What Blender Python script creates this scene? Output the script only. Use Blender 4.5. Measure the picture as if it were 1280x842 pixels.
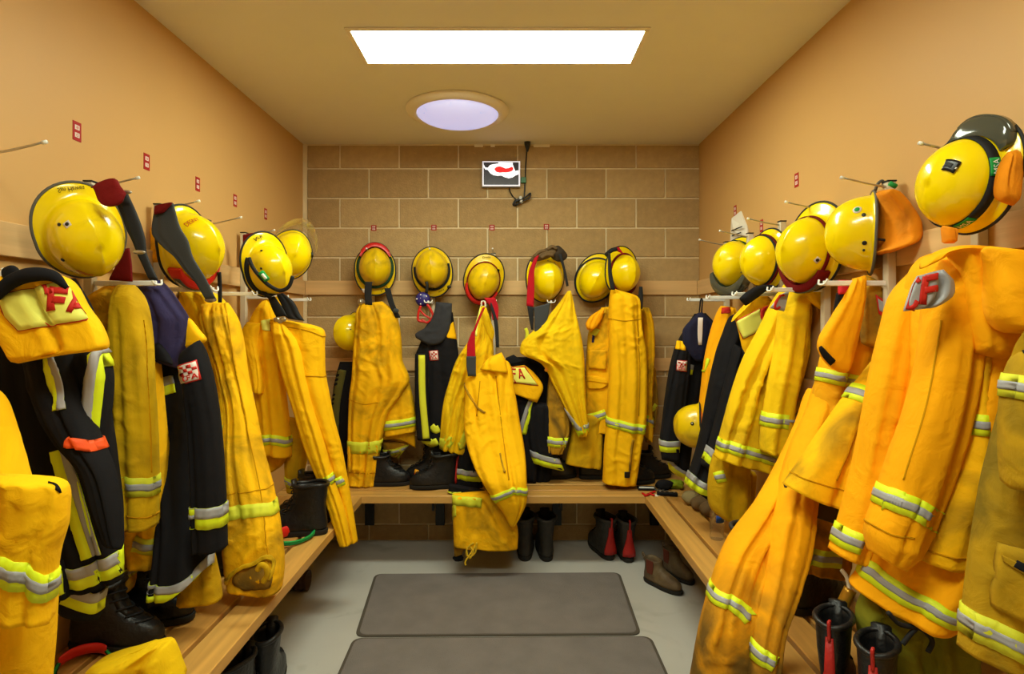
import bpy, math, random
import numpy as np
from mathutils import Vector, Matrix

for _o in list(bpy.data.objects):
    bpy.data.objects.remove(_o)
SC = bpy.context.scene
COL = SC.collection
rng = np.random.RandomState(7)

# ------------------------------------------------------------------ camera
HC = 1.476          # camera height above the floor
FPX = 721.5         # focal length in pixels (1280 wide frame)
cam_d = bpy.data.cameras.new('camera')
cam = bpy.data.objects.new('camera', cam_d); COL.objects.link(cam)
cam.location = (0, 0, HC); cam.rotation_euler = (math.pi/2, 0, 0)
cam_d.sensor_width = 36; cam_d.lens = 36*FPX/1280
cam_d.shift_y = -19/1280; cam_d.clip_start = 0.02
SC.camera = cam

# ------------------------------------------------------------------ world, exposure
wd = bpy.data.worlds.new('world'); SC.world = wd; wd.use_nodes = True
wd.node_tree.nodes['Background'].inputs[0].default_value = (1.0, 0.86, 0.66, 1)
wd.node_tree.nodes['Background'].inputs[1].default_value = 0.05
vs = SC.view_settings
vs.view_transform = 'Standard'; vs.look = 'None'; vs.gamma = 1; vs.use_curve_mapping = False
vs.exposure = 0.0
PANEL_POWER = 33.0       # emission of the fluorescent panels
SKY_POWER = .66         # emission of the tubular skylight lens

# ------------------------------------------------------------------ room measures
XL, XR, YB, YF, ZC = -1.411, 1.265, 3.90, -1.9, 2.676

def W(px, py, Y):
    px = np.asarray(px, float); py = np.asarray(py, float); Y = np.asarray(Y, float)
    return np.stack([(px-640)*Y/FPX, Y+0*px, HC-(py-402)*Y/FPX], -1)

def proj(P):
    Y = P[..., 1]
    return np.stack([640+P[..., 0]*FPX/Y, 402-(P[..., 2]-HC)*FPX/Y], -1)

# ------------------------------------------------------------------ materials
def s2l(c):
    return tuple(((v/255)/12.92 if v/255 <= .04045 else ((v/255+.055)/1.055)**2.4) for v in c)
MATS = {}
def mat(name, rgb, rough=.6, spec=.4, metal=0, coat=0, bump=0, bscale=40, fine=0, fscale=500, var=0, vscale=6,
        soil=None, soilamt=0, soilscale=5, emit=None, estr=1, alpha=1, trans=0, ior=1.45, stretch=None, sheen=0, distort=0.0, soil_z=None):
    if name in MATS: return MATS[name]
    m = bpy.data.materials.new(name); m.use_nodes = True; MATS[name] = m
    nt = m.node_tree; N = nt.nodes; L = nt.links
    b = N['Principled BSDF']
    col = s2l(rgb)
    b.inputs['Base Color'].default_value = (*col, 1)
    b.inputs['Roughness'].default_value = rough
    b.inputs['Specular IOR Level'].default_value = spec
    b.inputs['Metallic'].default_value = metal
    b.inputs['Coat Weight'].default_value = coat
    b.inputs['Coat Roughness'].default_value = .08
    b.inputs['Sheen Weight'].default_value = sheen
    b.inputs['IOR'].default_value = ior
    b.inputs['Transmission Weight'].default_value = trans
    b.inputs['Alpha'].default_value = alpha
    if emit:
        b.inputs['Emission Color'].default_value = (*s2l(emit), 1)
        b.inputs['Emission Strength'].default_value = estr
    if bump or fine or var or soilamt:
        tc = N.new('ShaderNodeTexCoord'); mp = N.new('ShaderNodeMapping')
        L.new(tc.outputs['Object'], mp.inputs[0])
        if stretch: mp.inputs['Scale'].default_value = stretch
        def noise(scale, detail=4, dist=0., raw=False):
            n = N.new('ShaderNodeTexNoise'); n.inputs['Scale'].default_value = scale
            n.inputs['Detail'].default_value = detail; n.inputs['Distortion'].default_value = dist
            L.new((tc.outputs['Object'] if raw else mp.outputs[0]), n.inputs['Vector'])
            return n.outputs[0]
        csock = None
        if var:
            r = N.new('ShaderNodeMapRange'); L.new(noise(vscale, 5, distort), r.inputs[0])
            r.inputs[1].default_value = .3; r.inputs[2].default_value = .7
            r.inputs[3].default_value = 1-var; r.inputs[4].default_value = 1+var
            h = N.new('ShaderNodeVectorMath'); h.operation = 'SCALE'
            h.inputs[0].default_value = col; L.new(r.outputs[0], h.inputs['Scale']); csock = h.outputs[0]
        if soilamt:
            r = N.new('ShaderNodeMapRange'); L.new(noise(soilscale, 7, .8, True), r.inputs[0])
            r.inputs[1].default_value = .62-soilamt*.3; r.inputs[2].default_value = .85-soilamt*.25
            r.inputs[3].default_value = 0; r.inputs[4].default_value = .9
            fac = r.outputs[0]
            if soil_z:
                geo = N.new('ShaderNodeNewGeometry'); sx = N.new('ShaderNodeSeparateXYZ'); L.new(geo.outputs['Position'], sx.inputs[0])
                rz = N.new('ShaderNodeMapRange'); L.new(sx.outputs[2], rz.inputs[0]); rz.inputs[1].default_value = soil_z[0]; rz.inputs[2].default_value = soil_z[1]
                rz.inputs[3].default_value = .0; rz.inputs[4].default_value = 1
                mm = N.new('ShaderNodeMath'); mm.operation = 'MULTIPLY'; L.new(fac, mm.inputs[0]); L.new(rz.outputs[0], mm.inputs[1]); fac = mm.outputs[0]
            mx = N.new('ShaderNodeMixRGB'); L.new(fac, mx.inputs[0])
            if csock: L.new(csock, mx.inputs[1])
            else: mx.inputs[1].default_value = (*col, 1)
            mx.inputs[2].default_value = (*s2l(soil), 1); csock = mx.outputs[0]
        if csock: L.new(csock, b.inputs['Base Color'])
        prev = None
        for amt, sc, det, d in ((bump, bscale, 6, .016), (fine, fscale, 2, .001)):
            if amt:
                bp = N.new('ShaderNodeBump'); bp.inputs['Strength'].default_value = amt
                bp.inputs['Distance'].default_value = d
                L.new(noise(sc, det, distort), bp.inputs['Height'])
                if prev: L.new(prev, bp.inputs['Normal'])
                prev = bp.outputs[0]
        if prev: L.new(prev, b.inputs['Normal'])
    return m

def fabric(name, rgb, soil=(120, 95, 30), soilamt=0, var=.07, rough=.85, bump=.45, soilscale=5, spec=.2, soil_z=None):
    return mat(name, rgb, rough, spec, bump=bump*.8, bscale=15, fine=.25, fscale=420, var=var, vscale=4, soil=soil,
               soilamt=soilamt, soilscale=soilscale, distort=1.4, soil_z=soil_z)

AMBER = fabric('amber cotton', (253, 192, 8))
AMBER_S = fabric('amber cotton soiled', (250, 188, 10), soil=(140, 104, 20), soilamt=.55)
GOLD = fabric('gold cotton', (245, 200, 14), soil=(190, 150, 20), soilamt=.35)
OLIVE = fabric('mustard cotton', (212, 168, 14), soil=(158, 124, 14), soilamt=.6)
OLIVE_D = fabric('worn mustard cotton', (196, 152, 20), soil=(112, 92, 22), soilamt=.75)
ORANGE = fabric('orange cotton', (254, 174, 6))
ORANGE_D = fabric('orange cotton soiled', (248, 168, 8), soil=(70, 60, 35), soilamt=.62, soilscale=7)
SOOT = fabric('orange cotton sooty at the hems', (254, 172, 6), soil=(74, 62, 30), soilamt=1.25, soilscale=6, soil_z=(.80, .58))
DIRTY = fabric('sooty cotton', (200, 148, 30), soil=(96, 74, 30), soilamt=.8)
BLACKF = fabric('black wool', (27, 26, 29), var=.12, bump=.2, spec=.12)
CHAR = fabric('charcoal knit', (52, 52, 56), var=.1, bump=.2)
NAVY = fabric('navy fleece', (52, 46, 84), var=.14, bump=.4)
NAVY_D = fabric('dark navy lining', (32, 32, 56), var=.14, bump=.4)
LIME = mat('lime tape', (222, 240, 30), .55, .4, fine=.3, fscale=300, var=.05, vscale=8)
LIME_D = mat('worn lime tape', (214, 216, 50), .6, .3, fine=.3, fscale=300, var=.1, vscale=9)
SILVER = mat('silver reflective tape', (160, 160, 164), .45, .5, fine=.2, fscale=300, var=.08, vscale=9)
PALE = mat('pale yellow patch', (240, 240, 110), .6, .3, fine=.2, var=.03)
REDP = mat('red print', (196, 40, 30), .6, .3)
REDF = fabric('red webbing', (178, 20, 34), var=.1)
REDCL = mat('red clip plastic', (214, 34, 50), .4, .5)
WEB = mat('black webbing', (30, 30, 32), .7, .3, fine=.4, fscale=350, var=.1)
WEBG = mat('dark grey webbing', (58, 60, 62), .7, .3, fine=.4, fscale=350, var=.1)
MAROON = fabric('maroon webbing', (112, 18, 18), var=.1)
HELM = mat('yellow helmet shell', (250, 218, 0), .22, .5, coat=.6, var=.03, vscale=10, soil=(190, 150, 20), soilamt=.12, soilscale=9)
HELM2 = mat('scuffed helmet shell', (236, 198, 10), .3, .5, coat=.4, var=.05, vscale=12, soil=(150, 112, 20), soilamt=.4, soilscale=8)
TRIM = mat('grey rubber edge', (38, 38, 38), .6, .3)
TRIMG = mat('light grey rubber edge', (92, 90, 84), .6, .3)
LINER = mat('helmet liner', (60, 48, 30), .8, .2)
RED_GOG = mat('red goggle frame', (210, 34, 26), .35, .5)
GREY_GOG = mat('smoked goggle lens', (70, 72, 62), .12, .6, coat=.5)
GREENW = mat('green webbing', (28, 64, 36), .7, .3, fine=.3)
GREENL = mat('green printed label', (30, 150, 70), .5, .3)
WHITE = mat('white plastic', (236, 236, 230), .4, .5)
OFFW = mat('painted steel', (214, 202, 176), .4, .5)
STEEL = mat('bare steel rod', (190, 184, 172), .3, .5, metal=.9)
BLACKP = mat('black plastic', (20, 20, 22), .35, .5)
LEATHER = mat('black leather', (21, 20, 21), .42, .5, bump=.3, bscale=45, var=.2, vscale=14)
LEATHER_D = mat('dusty black leather', (52, 48, 42), .55, .4, bump=.4, bscale=40, var=.3, vscale=16)
BROWNL = mat('worn brown leather', (86, 68, 46), .6, .35, bump=.5, bscale=30, soil=(118, 100, 70), soilamt=.5, soilscale=10, var=.2)
SOLE = mat('rubber sole', (40, 38, 35), .75, .2)
ELASTIC = mat('brown elastic', (98, 48, 34), .85, .2, fine=.5, fscale=260)
BOOTRED = mat('red boot leather', (176, 36, 30), .5, .4, bump=.3)
PAPER = mat('white paper', (228, 220, 204), .8, .2)
INK = mat('black ink', (30, 26, 22), .8, .1)
BROWNG = fabric('brown leather glove', (104, 82, 54), var=.2)
WHITEP = mat('white badge cloth', (226, 214, 206), .8, .2)

def node_mat(name):
    m = bpy.data.materials.new(name); m.use_nodes = True; MATS[name] = m
    return m, m.node_tree.nodes, m.node_tree.links

PLASTER = mat('tan painted wall', (207, 162, 99), .5, .3, fine=.15, fscale=120, var=.02, vscale=1.2)
CEIL = mat('cream ceiling paint', (238, 231, 214), .7, .25, fine=.1, fscale=100, var=.01)
FRONTW = mat('off white wall paint', (226, 220, 206), .7, .2)
FLOORM = mat('light grey floor vinyl', (184, 181, 174), .38, .4, fine=.1, fscale=90, var=.05, vscale=2.5, soil=(140, 136, 126), soilamt=.22, soilscale=3)
MORTAR = mat('pale mortar', (234, 216, 176), .9, .1, bump=.4, bscale=60, var=.08, vscale=8)
BLOCKM = [mat('brown block %s' % w, c, .88, .15, bump=.35, bscale=110, var=.09, vscale=22, soil=(196, 160, 104), soilamt=.12, soilscale=60)
          for w, c in (('light', (188, 158, 110)), ('mid', (181, 151, 104)), ('dark', (174, 144, 98)))]
WOODX = mat('pine rail along x', (218, 178, 122), .55, .3, bump=.08, bscale=30, var=.1, vscale=14, stretch=(.12, 1, 2.2))
WOODY = mat('pine rail along y', (218, 178, 122), .55, .3, bump=.08, bscale=30, var=.1, vscale=14, stretch=(1, .12, 2.2))
BENX = [mat('bench timber x %s' % w, c, .42, .4, bump=.06, bscale=40, var=.16, vscale=16, stretch=(.1, 1.6, 1), distort=.6, coat=.15)
        for w, c in (('a', (202, 154, 80)), ('b', (190, 140, 68)))]
BENY = [mat('bench timber y %s' % w, c, .42, .4, bump=.06, bscale=40, var=.16, vscale=16, stretch=(1.6, .1, 1), distort=.6, coat=.15)
        for w, c in (('a', (204, 154, 78)), ('b', (190, 138, 66)))]
CARPET = mat('grey brown carpet', (124, 117, 113), .95, .05, bump=.5, bscale=260, var=.1, vscale=7, fine=.6, fscale=900)
CARPET_E = mat('carpet mat edge', (86, 79, 70), .85, .1)
PANELM = mat('lit panel diffuser', (255, 255, 255), .5, .2, emit=(247, 255, 232), estr=PANEL_POWER)
SKYM = mat('skylight lens', (230, 232, 250), .4, .3, emit=(190, 198, 255), estr=SKY_POWER, soil=(120, 120, 150), soilamt=.12, soilscale=26)
CREAM = mat('cream painted metal', (244, 232, 208), .5, .4)

# ------------------------------------------------------------------ mesh helpers
def mk(name, V, F, m, parent=None, loc=None, smooth=True, label=None):
    V = np.asarray(V, float)
    if loc is not None: V = V-np.asarray(loc, float)
    me = bpy.data.meshes.new(name)
    me.from_pydata(V.tolist(), [], F)
    if smooth: me.polygons.foreach_set('use_smooth', [True]*len(me.polygons))
    ms = m if isinstance(m, (list, tuple)) else [m]
    for q in ms: me.materials.append(q)
    me.update()
    o = bpy.data.objects.new(name, me); COL.objects.link(o)
    if parent is not None: o.parent = parent
    if label: o['label'] = label
    return o

def autosmooth(o, ang=35):
    me = o.data
    me.set_sharp_from_angle(angle=math.radians(ang))
    return o

class Thing:
    def __init__(s, name, label, cat, loc, group=None):
        s.loc = np.asarray(loc, float)
        s.o = bpy.data.objects.new(name, None); COL.objects.link(s.o)
        s.o.empty_display_size = .05
        s.o.location = s.loc; s.o['label'] = label; s.o['category'] = cat
        if group: s.o['group'] = group
    def part(s, name, VF, m, parent=None, smooth=True, label=None, sharp=None):
        o = mk(name, VF[0], VF[1], m, parent or s.o, s.loc, smooth, label)
        if sharp: autosmooth(o, sharp)
        return o

def tagged(o, label, cat, group=None):
    o['label'] = label; o['category'] = cat
    if group: o['group'] = group
    return o
def structure(o): o['kind'] = 'structure'; return o

def join(*vf):
    V = []; F = []; n = 0
    for v, f in vf:
        v = np.asarray(v, float); V.append(v)
        F += [tuple(i+n for i in q) for q in f]; n += len(v)
    return np.concatenate(V), F

def box(x0, x1, y0, y1, z0, z1, c=0):
    """axis aligned box, chamfered by c"""
    if not c:
        V = [(x, y, z) for x in (x0, x1) for y in (y0, y1) for z in (z0, z1)]
        F = [(0, 1, 3, 2), (4, 6, 7, 5), (0, 4, 5, 1), (2, 3, 7, 6), (0, 2, 6, 4), (1, 5, 7, 3)]
        return np.array(V, float), F
    V = []; idx = {}
    lo = (x0, y0, z0); hi = (x1, y1, z1)
    for cx in (0, 1):
        for cy in (0, 1):
            for cz in (0, 1):
                k = (cx, cy, cz)
                for ax in range(3):
                    p = [(hi[i] if k[i] else lo[i]) for i in range(3)]
                    for i in range(3):
                        if i != ax: p[i] += -c if k[i] else c
                    idx[k+(ax,)] = len(V); V.append(p)
    F = []
    for k in [(a, b, d) for a in (0, 1) for b in (0, 1) for d in (0, 1)]:
        F.append(tuple(idx[k+(a,)] for a in range(3)))
    for ax in range(3):
        o1, o2 = [i for i in range(3) if i != ax]
        for s_ in (0, 1):
            q = []
            for a, b in ((0, 0), (1, 0), (1, 1), (0, 1)):
                k = [0, 0, 0]; k[ax] = s_; k[o1] = a; k[o2] = b
                q.append(idx[tuple(k)+(ax,)])
            F.append(tuple(q))
        for a in (0, 1):
            for b in (0, 1):
                k0 = [0, 0, 0]; k0[o1] = a; k0[o2] = b; k1 = list(k0); k1[ax] = 1
                F.append((idx[tuple(k0)+(o1,)], idx[tuple(k1)+(o1,)], idx[tuple(k1)+(o2,)], idx[tuple(k0)+(o2,)]))
    return np.array(V, float), F

def rot(V, R, t=(0, 0, 0)):
    return np.asarray(V, float) @ np.asarray(R, float).T + np.asarray(t, float)
def Rz(a):
    c, s_ = math.cos(a), math.sin(a); return np.array([[c, -s_, 0], [s_, c, 0], [0, 0, 1.]])
def Rx(a):
    c, s_ = math.cos(a), math.sin(a); return np.array([[1., 0, 0], [0, c, -s_], [0, s_, c]])
def Ry(a):
    c, s_ = math.cos(a), math.sin(a); return np.array([[c, 0, s_], [0, 1., 0], [-s_, 0, c]])

def crom(P, n, closed=False):
    P = np.asarray(P, float)
    if len(P) == 2 and not closed:
        t = np.linspace(0, 1, n)[:, None]; return P[0]*(1-t)+P[1]*t
    if closed: Q = np.vstack([P[-1], P, P[0], P[1]]); m = len(P)
    else: Q = np.vstack([2*P[0]-P[1], P, 2*P[-1]-P[-2]]); m = len(P)-1
    u = np.linspace(0, m, n, endpoint=not closed); k = np.minimum(u.astype(int), m-1); f = (u-k)[:, None]
    a, b, c, d = Q[k], Q[k+1], Q[k+2], Q[k+3]
    return .5*((2*b)+(c-a)*f+(2*a-5*b+4*c-d)*f*f+(3*b-a-3*c+d)*f**3)

def tube(P, r, k=8, closed=False, n=None, cap=True):
    P = np.array(P, float)
    P = np.asarray(P, float)
    if n: P = crom(P, n, closed)
    n = len(P); r = np.broadcast_to(np.asarray(r, float), (n,)) if np.ndim(r) == 0 or len(np.atleast_1d(r)) == n else np.interp(np.linspace(0, 1, n), np.linspace(0, 1, len(r)), r)
    T = np.roll(P, -1, 0)-np.roll(P, 1, 0) if closed else np.gradient(P, axis=0)
    T /= np.linalg.norm(T, axis=1)[:, None]+1e-12
    u = np.cross(T[0], [0, 0, 1.]);
    if np.linalg.norm(u) < .1: u = np.cross(T[0], [1., 0, 0])
    U = []
    for i in range(n):
        u = u-T[i]*np.dot(u, T[i]); u /= np.linalg.norm(u)+1e-12; U.append(u.copy())
    U = np.array(U); B = np.cross(T, U)
    a = np.linspace(0, 2*math.pi, k, endpoint=False)
    V = (P[:, None]+r[:, None, None]*(np.cos(a)[None, :, None]*U[:, None]+np.sin(a)[None, :, None]*B[:, None])).reshape(-1, 3)
    F = []
    for i in range(n if closed else n-1):
        j = (i+1) % n
        for q in range(k):
            p = (q+1) % k; F.append((i*k+q, i*k+p, j*k+p, j*k+q))
    if cap and not closed: F += [tuple(range(k))[::-1], tuple((n-1)*k+q for q in range(k))]
    return V, F

def lathe(prof, k=32, c=(0, 0, 0)):
    prof = np.asarray(prof, float); n = len(prof)
    a = np.linspace(0, 2*math.pi, k, endpoint=False)
    V = np.stack([prof[:, 0][:, None]*np.cos(a), prof[:, 0][:, None]*np.sin(a), prof[:, 1][:, None]+0*a], -1).reshape(-1, 3)+np.asarray(c)
    F = [(i*k+q, i*k+(q+1) % k, (i+1)*k+(q+1) % k, (i+1)*k+q) for i in range(n-1) for q in range(k)]
    F += [tuple(range(k))[::-1], tuple((n-1)*k+q for q in range(k))]
    return V, F

def loft(rings, cap=True):
    """rings: (n,k,3) closed rings"""
    rings = np.asarray(rings, float); n, k, _ = rings.shape
    F = [(i*k+q, i*k+(q+1) % k, (i+1)*k+(q+1) % k, (i+1)*k+q) for i in range(n-1) for q in range(k)]
    if cap: F += [tuple(range(k))[::-1], tuple((n-1)*k+q for q in range(k))]
    return rings.reshape(-1, 3), F

def slab(G, back):
    """G (n,m,3) grid; back (n,m,3) grid behind it; closed solid sheet"""
    n, m, _ = G.shape
    V = np.concatenate([G.reshape(-1, 3), back.reshape(-1, 3)]); o = n*m
    F = []
    for i in range(n-1):
        for j in range(m-1):
            a, b, c, d = i*m+j, i*m+j+1, (i+1)*m+j+1, (i+1)*m+j
            F += [(a, d, c, b), (o+a, o+b, o+c, o+d)]
    per = [j for j in range(m)]+[i*m+m-1 for i in range(1, n)]+[(n-1)*m+j for j in range(m-2, -1, -1)]+[i*m for i in range(n-2, 0, -1)]
    for a, b in zip(per, per[1:]+per[:1]): F.append((a, b, o+b, o+a))
    return V, F

_txt = {}
def text2d(s, bold=0.0):
    """flat outline mesh of a string, in a unit box: verts (n,2) x right, y up; faces"""
    if s in _txt: return _txt[s]
    cu = bpy.data.curves.new('t', 'FONT'); cu.body = s; cu.resolution_u = 3
    cu.offset = bold
    ob = bpy.data.objects.new('t', cu)
    COL.objects.link(ob); bpy.context.view_layer.update()
    me = bpy.data.meshes.new_from_object(ob)
    V = np.array([v.co[:2] for v in me.vertices]); F = [tuple(p.vertices) for p in me.polygons]
    bpy.data.objects.remove(ob); bpy.data.curves.remove(cu); bpy.data.meshes.remove(me)
    V = V-V.min(0); V = V/V.max(0)
    _txt[s] = (V, F); return V, F

# ------------------------------------------------------------------ cloth pieces
def fstep(x, a, b):
    t = np.clip((x-a)/(b-a+1e-9), 0, 1); return t*t*(3-2*t)

class Cloth:
    """A hanging cloth volume lofted through ribs. Each rib is (ax, ay, bx, by[, sag[, Y]]): left and right edge
    seen from the doorway at depth Y, placed in the room at its real size; front and back faces bulge apart."""
    def __init__(s, ribs, Y, Yb=None, th=.05, back=.7, nf=5, fa=.35, wr=.004, seed=0, folds=(), closed=False,
                 hollow=False, p=3.2, topcap=.3, clampx=True, res=.009, tend=0):
        s.seed = seed; r = np.random.RandomState(seed+11)
        R = []
        for q in ribs:
            q = list(q)+[0]*(5-len(q)) if len(q) < 5 else list(q)
            if len(q) < 6: q.append(Y)
            R.append(q)
        R = np.array(R, float)
        s.dY = (Yb-Y) if Yb is not None else 0.
        mid = (R[:, 0:2]+R[:, 2:4])/2
        d = np.r_[0, np.cumsum(np.linalg.norm(np.diff(mid, axis=0), axis=1))]; s.kn = d/d[-1]
        n = 240
        # monotone-ish hermite through ribs
        g = np.linspace(0, 1, n); s.g = g
        M = np.zeros_like(R)
        h = np.diff(s.kn)[:, None]; dl = np.diff(R, axis=0)/h
        if len(R) > 2:
            w1 = 2*h[1:]+h[:-1]; w2 = h[1:]+2*h[:-1]
            prod = dl[1:]*dl[:-1]
            with np.errstate(divide='ignore', invalid='ignore'):
                hm = (w1+w2)/(w1/dl[:-1]+w2/dl[1:])
            cen = (dl[:-1]*h[1:]+dl[1:]*h[:-1])/(h[1:]+h[:-1])
            M[1:-1] = np.where(prod > 0, .5*hm+.5*cen, 0.25*cen)
        M[0] = dl[0]; M[-1] = dl[-1]
        k = np.clip(np.searchsorted(s.kn, g, side='right')-1, 0, len(R)-2)
        hh = np.diff(s.kn)[k]; u = ((g-s.kn[k])/hh)[:, None]; hh = hh[:, None]
        s.T = ((2*u**3-3*u**2+1)*R[k]+(u**3-2*u**2+u)*hh*M[k]+(-2*u**3+3*u**2)*R[k+1]+(u**3-u**2)*hh*M[k+1])
        A = W(s.T[:, 0], s.T[:, 1], s.T[:, 5]); B = W(s.T[:, 2], s.T[:, 3], s.T[:, 5]+s.dY)
        w = np.linalg.norm(B-A, axis=1); s.w = w; wm = w.max()
        s.th = th*np.clip((w/(.75*wm)), .25, 1)**.6
        tc = np.sqrt(np.clip(g/.05, 0, 1))*(1-topcap)+topcap if topcap < 1 else 1+0*g
        s.th = s.th*tc
        if not hollow: s.th = s.th*(np.sqrt(np.clip((1-g)/.03, 0, 1))*.75+.25)
        s.L = d[-1]*R[:, 5].mean()/FPX; s.wm = wm
        s.back = back; s.p = p; s.hollow = hollow; s.wr = wr; s.clampx = clampx; s.res = res
        s.F = []; s.und = .04*th if nf else 0
        amp = fa*th*.6
        for i in range(nf):
            t0 = (i+.5+r.uniform(-.35, .35))/nf
            t1 = np.clip(t0+r.uniform(-.22, .22), .04, .96)
            v0 = r.choice([-.2, -.2, .1, .25]); v1 = r.choice([1.2, 1.2, .9, .75])
            s.F.append((t0, t1, v0, v1, amp*r.uniform(.55, 1.1), r.uniform(.045, .10)))
        for q in folds: s.F.append(tuple(q))
        s.ph = r.uniform(0, 6.28, 16); s.fr = r.uniform(.8, 1.25, 16)
    def col(s, i, v): return np.interp(v, s.g, s.T[:, i])
    def fold(s, t, v):
        o = 0
        for (t0, t1, v0, v1, a, wd_) in s.F:
            c = t0+(t1-t0)*v+.02*np.sin(5*v+t0*30)
            e = fstep(v, v0-.08, v0+.08)*(1-fstep(v, v1-.08, v1+.08))
            x = (t-c)/wd_
            o = o-a*e*np.exp(-np.abs(x)**1.5)*1.0+.35*a*e*np.exp(-((np.abs(x)-2)/1.1)**2)
        w = np.interp(v, s.g, s.w)
        X = t*w*1.0; Z = v*s.L
        Xw = X+.03*np.sin(17*Z*s.fr[0]+s.ph[0])+.02*np.sin(31*X+s.ph[1])
        Zw = Z+.03*np.sin(19*X*s.fr[2]+s.ph[2])+.02*np.sin(27*Z+s.ph[3])
        q = 0
        for i, (fx, fz) in enumerate(((18, 26), (-22, 30), (6, 44), (40, 8), (-30, -55))):
            q = q+(1-np.abs(np.sin(fx*Xw*s.fr[4+i]*.8+fz*Zw*.8+s.ph[4+i])))**5
        o = o+s.und*(np.sin(8.3*X+11*Z+s.ph[12])*np.sin(5.1*Z-9*X+s.ph[13])+.6*np.sin(14*Z+13*X+s.ph[14])*np.sin(11*Z-17*X+s.ph[15]))
        env = .45+.55*np.sin(9*X+s.ph[10])*np.sin(8*Z+s.ph[11])
        return o+s.wr*1.25*(q-.8)*np.clip(env, .05, 1)
    def surf(s, t, v, side=1, off=0.):
        t = np.asarray(t, float); v = np.asarray(v, float)
        ax, ay, bx, by, sg, Yv = [s.col(i, v) for i in range(6)]
        A = W(ax, ay, Yv); B = W(bx, by, Yv+s.dY)
        P = A+(B-A)*t[..., None]
        P[..., 2] -= sg*Yv/FPX*4*t*(1-t)
        d = B-A; nx, ny = d[..., 1], -d[..., 0]; nn = np.sqrt(nx*nx+ny*ny)+1e-9
        N = np.stack([nx/nn, ny/nn, 0*nx], -1)
        th = np.interp(v, s.g, s.th)
        f = np.clip(1-np.abs(2*t-1)**s.p, 0, 1)**(1/s.p)
        if side > 0: h = th*f+s.fold(t, v)*np.clip(f*1.3, 0, 1)*np.clip(th/s.th.max()*1.5, 0, 1)+off
        else: h = -(s.back*th*f+.3*s.fold(1-t, v)*np.clip(f, 0, 1))-off
        P = P+N*h[..., None]
        if s.clampx:
            P[..., 0] = np.clip(P[..., 0], XL+.012, XR-.012); P[..., 1] = np.minimum(P[..., 1], YB-.012)
        return P
    def build(s):
        nv = int(np.clip(s.L/s.res, 10, 130)); nt = int(np.clip(s.wm/s.res*1.2, 18, 64)); nb = max(9, nt//2)
        v = np.linspace(0, 1, nv)
        tf = .5-.5*np.cos(np.linspace(0, math.pi, nt+1)); tf = .8*tf+.2*np.linspace(0, 1, nt+1)
        tb = np.linspace(1, 0, nb+1); tb = (.8*(.5-.5*np.cos(math.pi*tb))+.2*tb)[1:-1]
        Tf, Vf = np.meshgrid(tf, v); Tb, Vb = np.meshgrid(tb, v)
        R = np.concatenate([s.surf(Tf, Vf, 1), s.surf(Tb, Vb, -1)], axis=1)
        rings = list(R)
        if s.hollow:
            e = R[-1]; c = e.mean(0); up = R[-1]-R[max(0, nv-8)]
            updir = -(up.mean(0)); updir /= np.linalg.norm(updir)+1e-9
            wid = np.linalg.norm(e-c, axis=1)[:, None]
            inn = e+(c-e)*np.clip(.006/(wid+1e-9), 0, .35)
            rings.append(inn)
            rings.append(c+(inn-c)*.93+updir*.03)
            rings.append(c+(inn-c)*.8+updir*.10)
        return loft(rings)
    def inv(s, q):
        """(t,v) for pixel points q (...,2) on the front face"""
        q = np.asarray(q, float); sh = q.shape[:-1]; q = q.reshape(-1, 2)
        if not hasattr(s, '_g'):
            T, V = np.meshgrid(np.linspace(0, 1, 41), np.linspace(0, 1, 101)); s._g = (T.ravel(), V.ravel(), proj(s.surf(T, V)).reshape(-1, 2))
        T, V, Pq = s._g
        d = ((q[:, None]-Pq[None])**2).sum(-1); k = d.argmin(1); t = T[k].copy(); v = V[k].copy()
        e = 2e-3; th0, wr0 = s.F, s.wr; un0 = s.und; s.und = 0
        s.F = []; s.wr = 0
        best = None
        for it in range(8):
            t = np.clip(t, .002, .998); v = np.clip(v, 0, 1)
            p0 = proj(s.surf(t, v)); pt = (proj(s.surf(t+e, v))-proj(s.surf(t-e, v)))/(2*e); pv = (proj(s.surf(t, np.minimum(v+e, 1)))-proj(s.surf(t, np.maximum(v-e, 0))))/(np.minimum(v+e, 1)-np.maximum(v-e, 0))[:, None]
            r_ = q-p0
            det = pt[:, 0]*pv[:, 1]-pt[:, 1]*pv[:, 0]; det = np.where(np.abs(det) < 1, np.sign(det)*1+1e-6, det)
            dt = (r_[:, 0]*pv[:, 1]-r_[:, 1]*pv[:, 0])/det; dv = (pt[:, 0]*r_[:, 1]-pt[:, 1]*r_[:, 0])/det
            t = t+np.clip(dt, -.15, .15); v = v+np.clip(dv, -.1, .1)
        s.F = th0; s.wr = wr0; s.und = un0
        return np.clip(t, .002, .998).reshape(sh), np.clip(v, 0, 1).reshape(sh)
    def offs(s, t, v, side, off):
        """surface point pushed out along the true surface normal"""
        t = np.clip(t, .004, .996); e = .004
        if abs(off) > .0075: return s.surf(t, v, side, off)
        P = s.surf(t, v, side)
        dt = s.surf(np.minimum(t+e, .998), v, side)-s.surf(np.maximum(t-e, .002), v, side)
        dv = s.surf(t, np.minimum(v+e, 1), side)-s.surf(t, np.maximum(v-e, 0), side)
        n = np.cross(dt, dv); n /= np.linalg.norm(n, axis=-1, keepdims=True)+1e-12
        ref = np.array([0, -1., 0])*side
        n = n*np.where((n@ref)[..., None] < 0, -1, 1)
        return P+n*off
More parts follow.
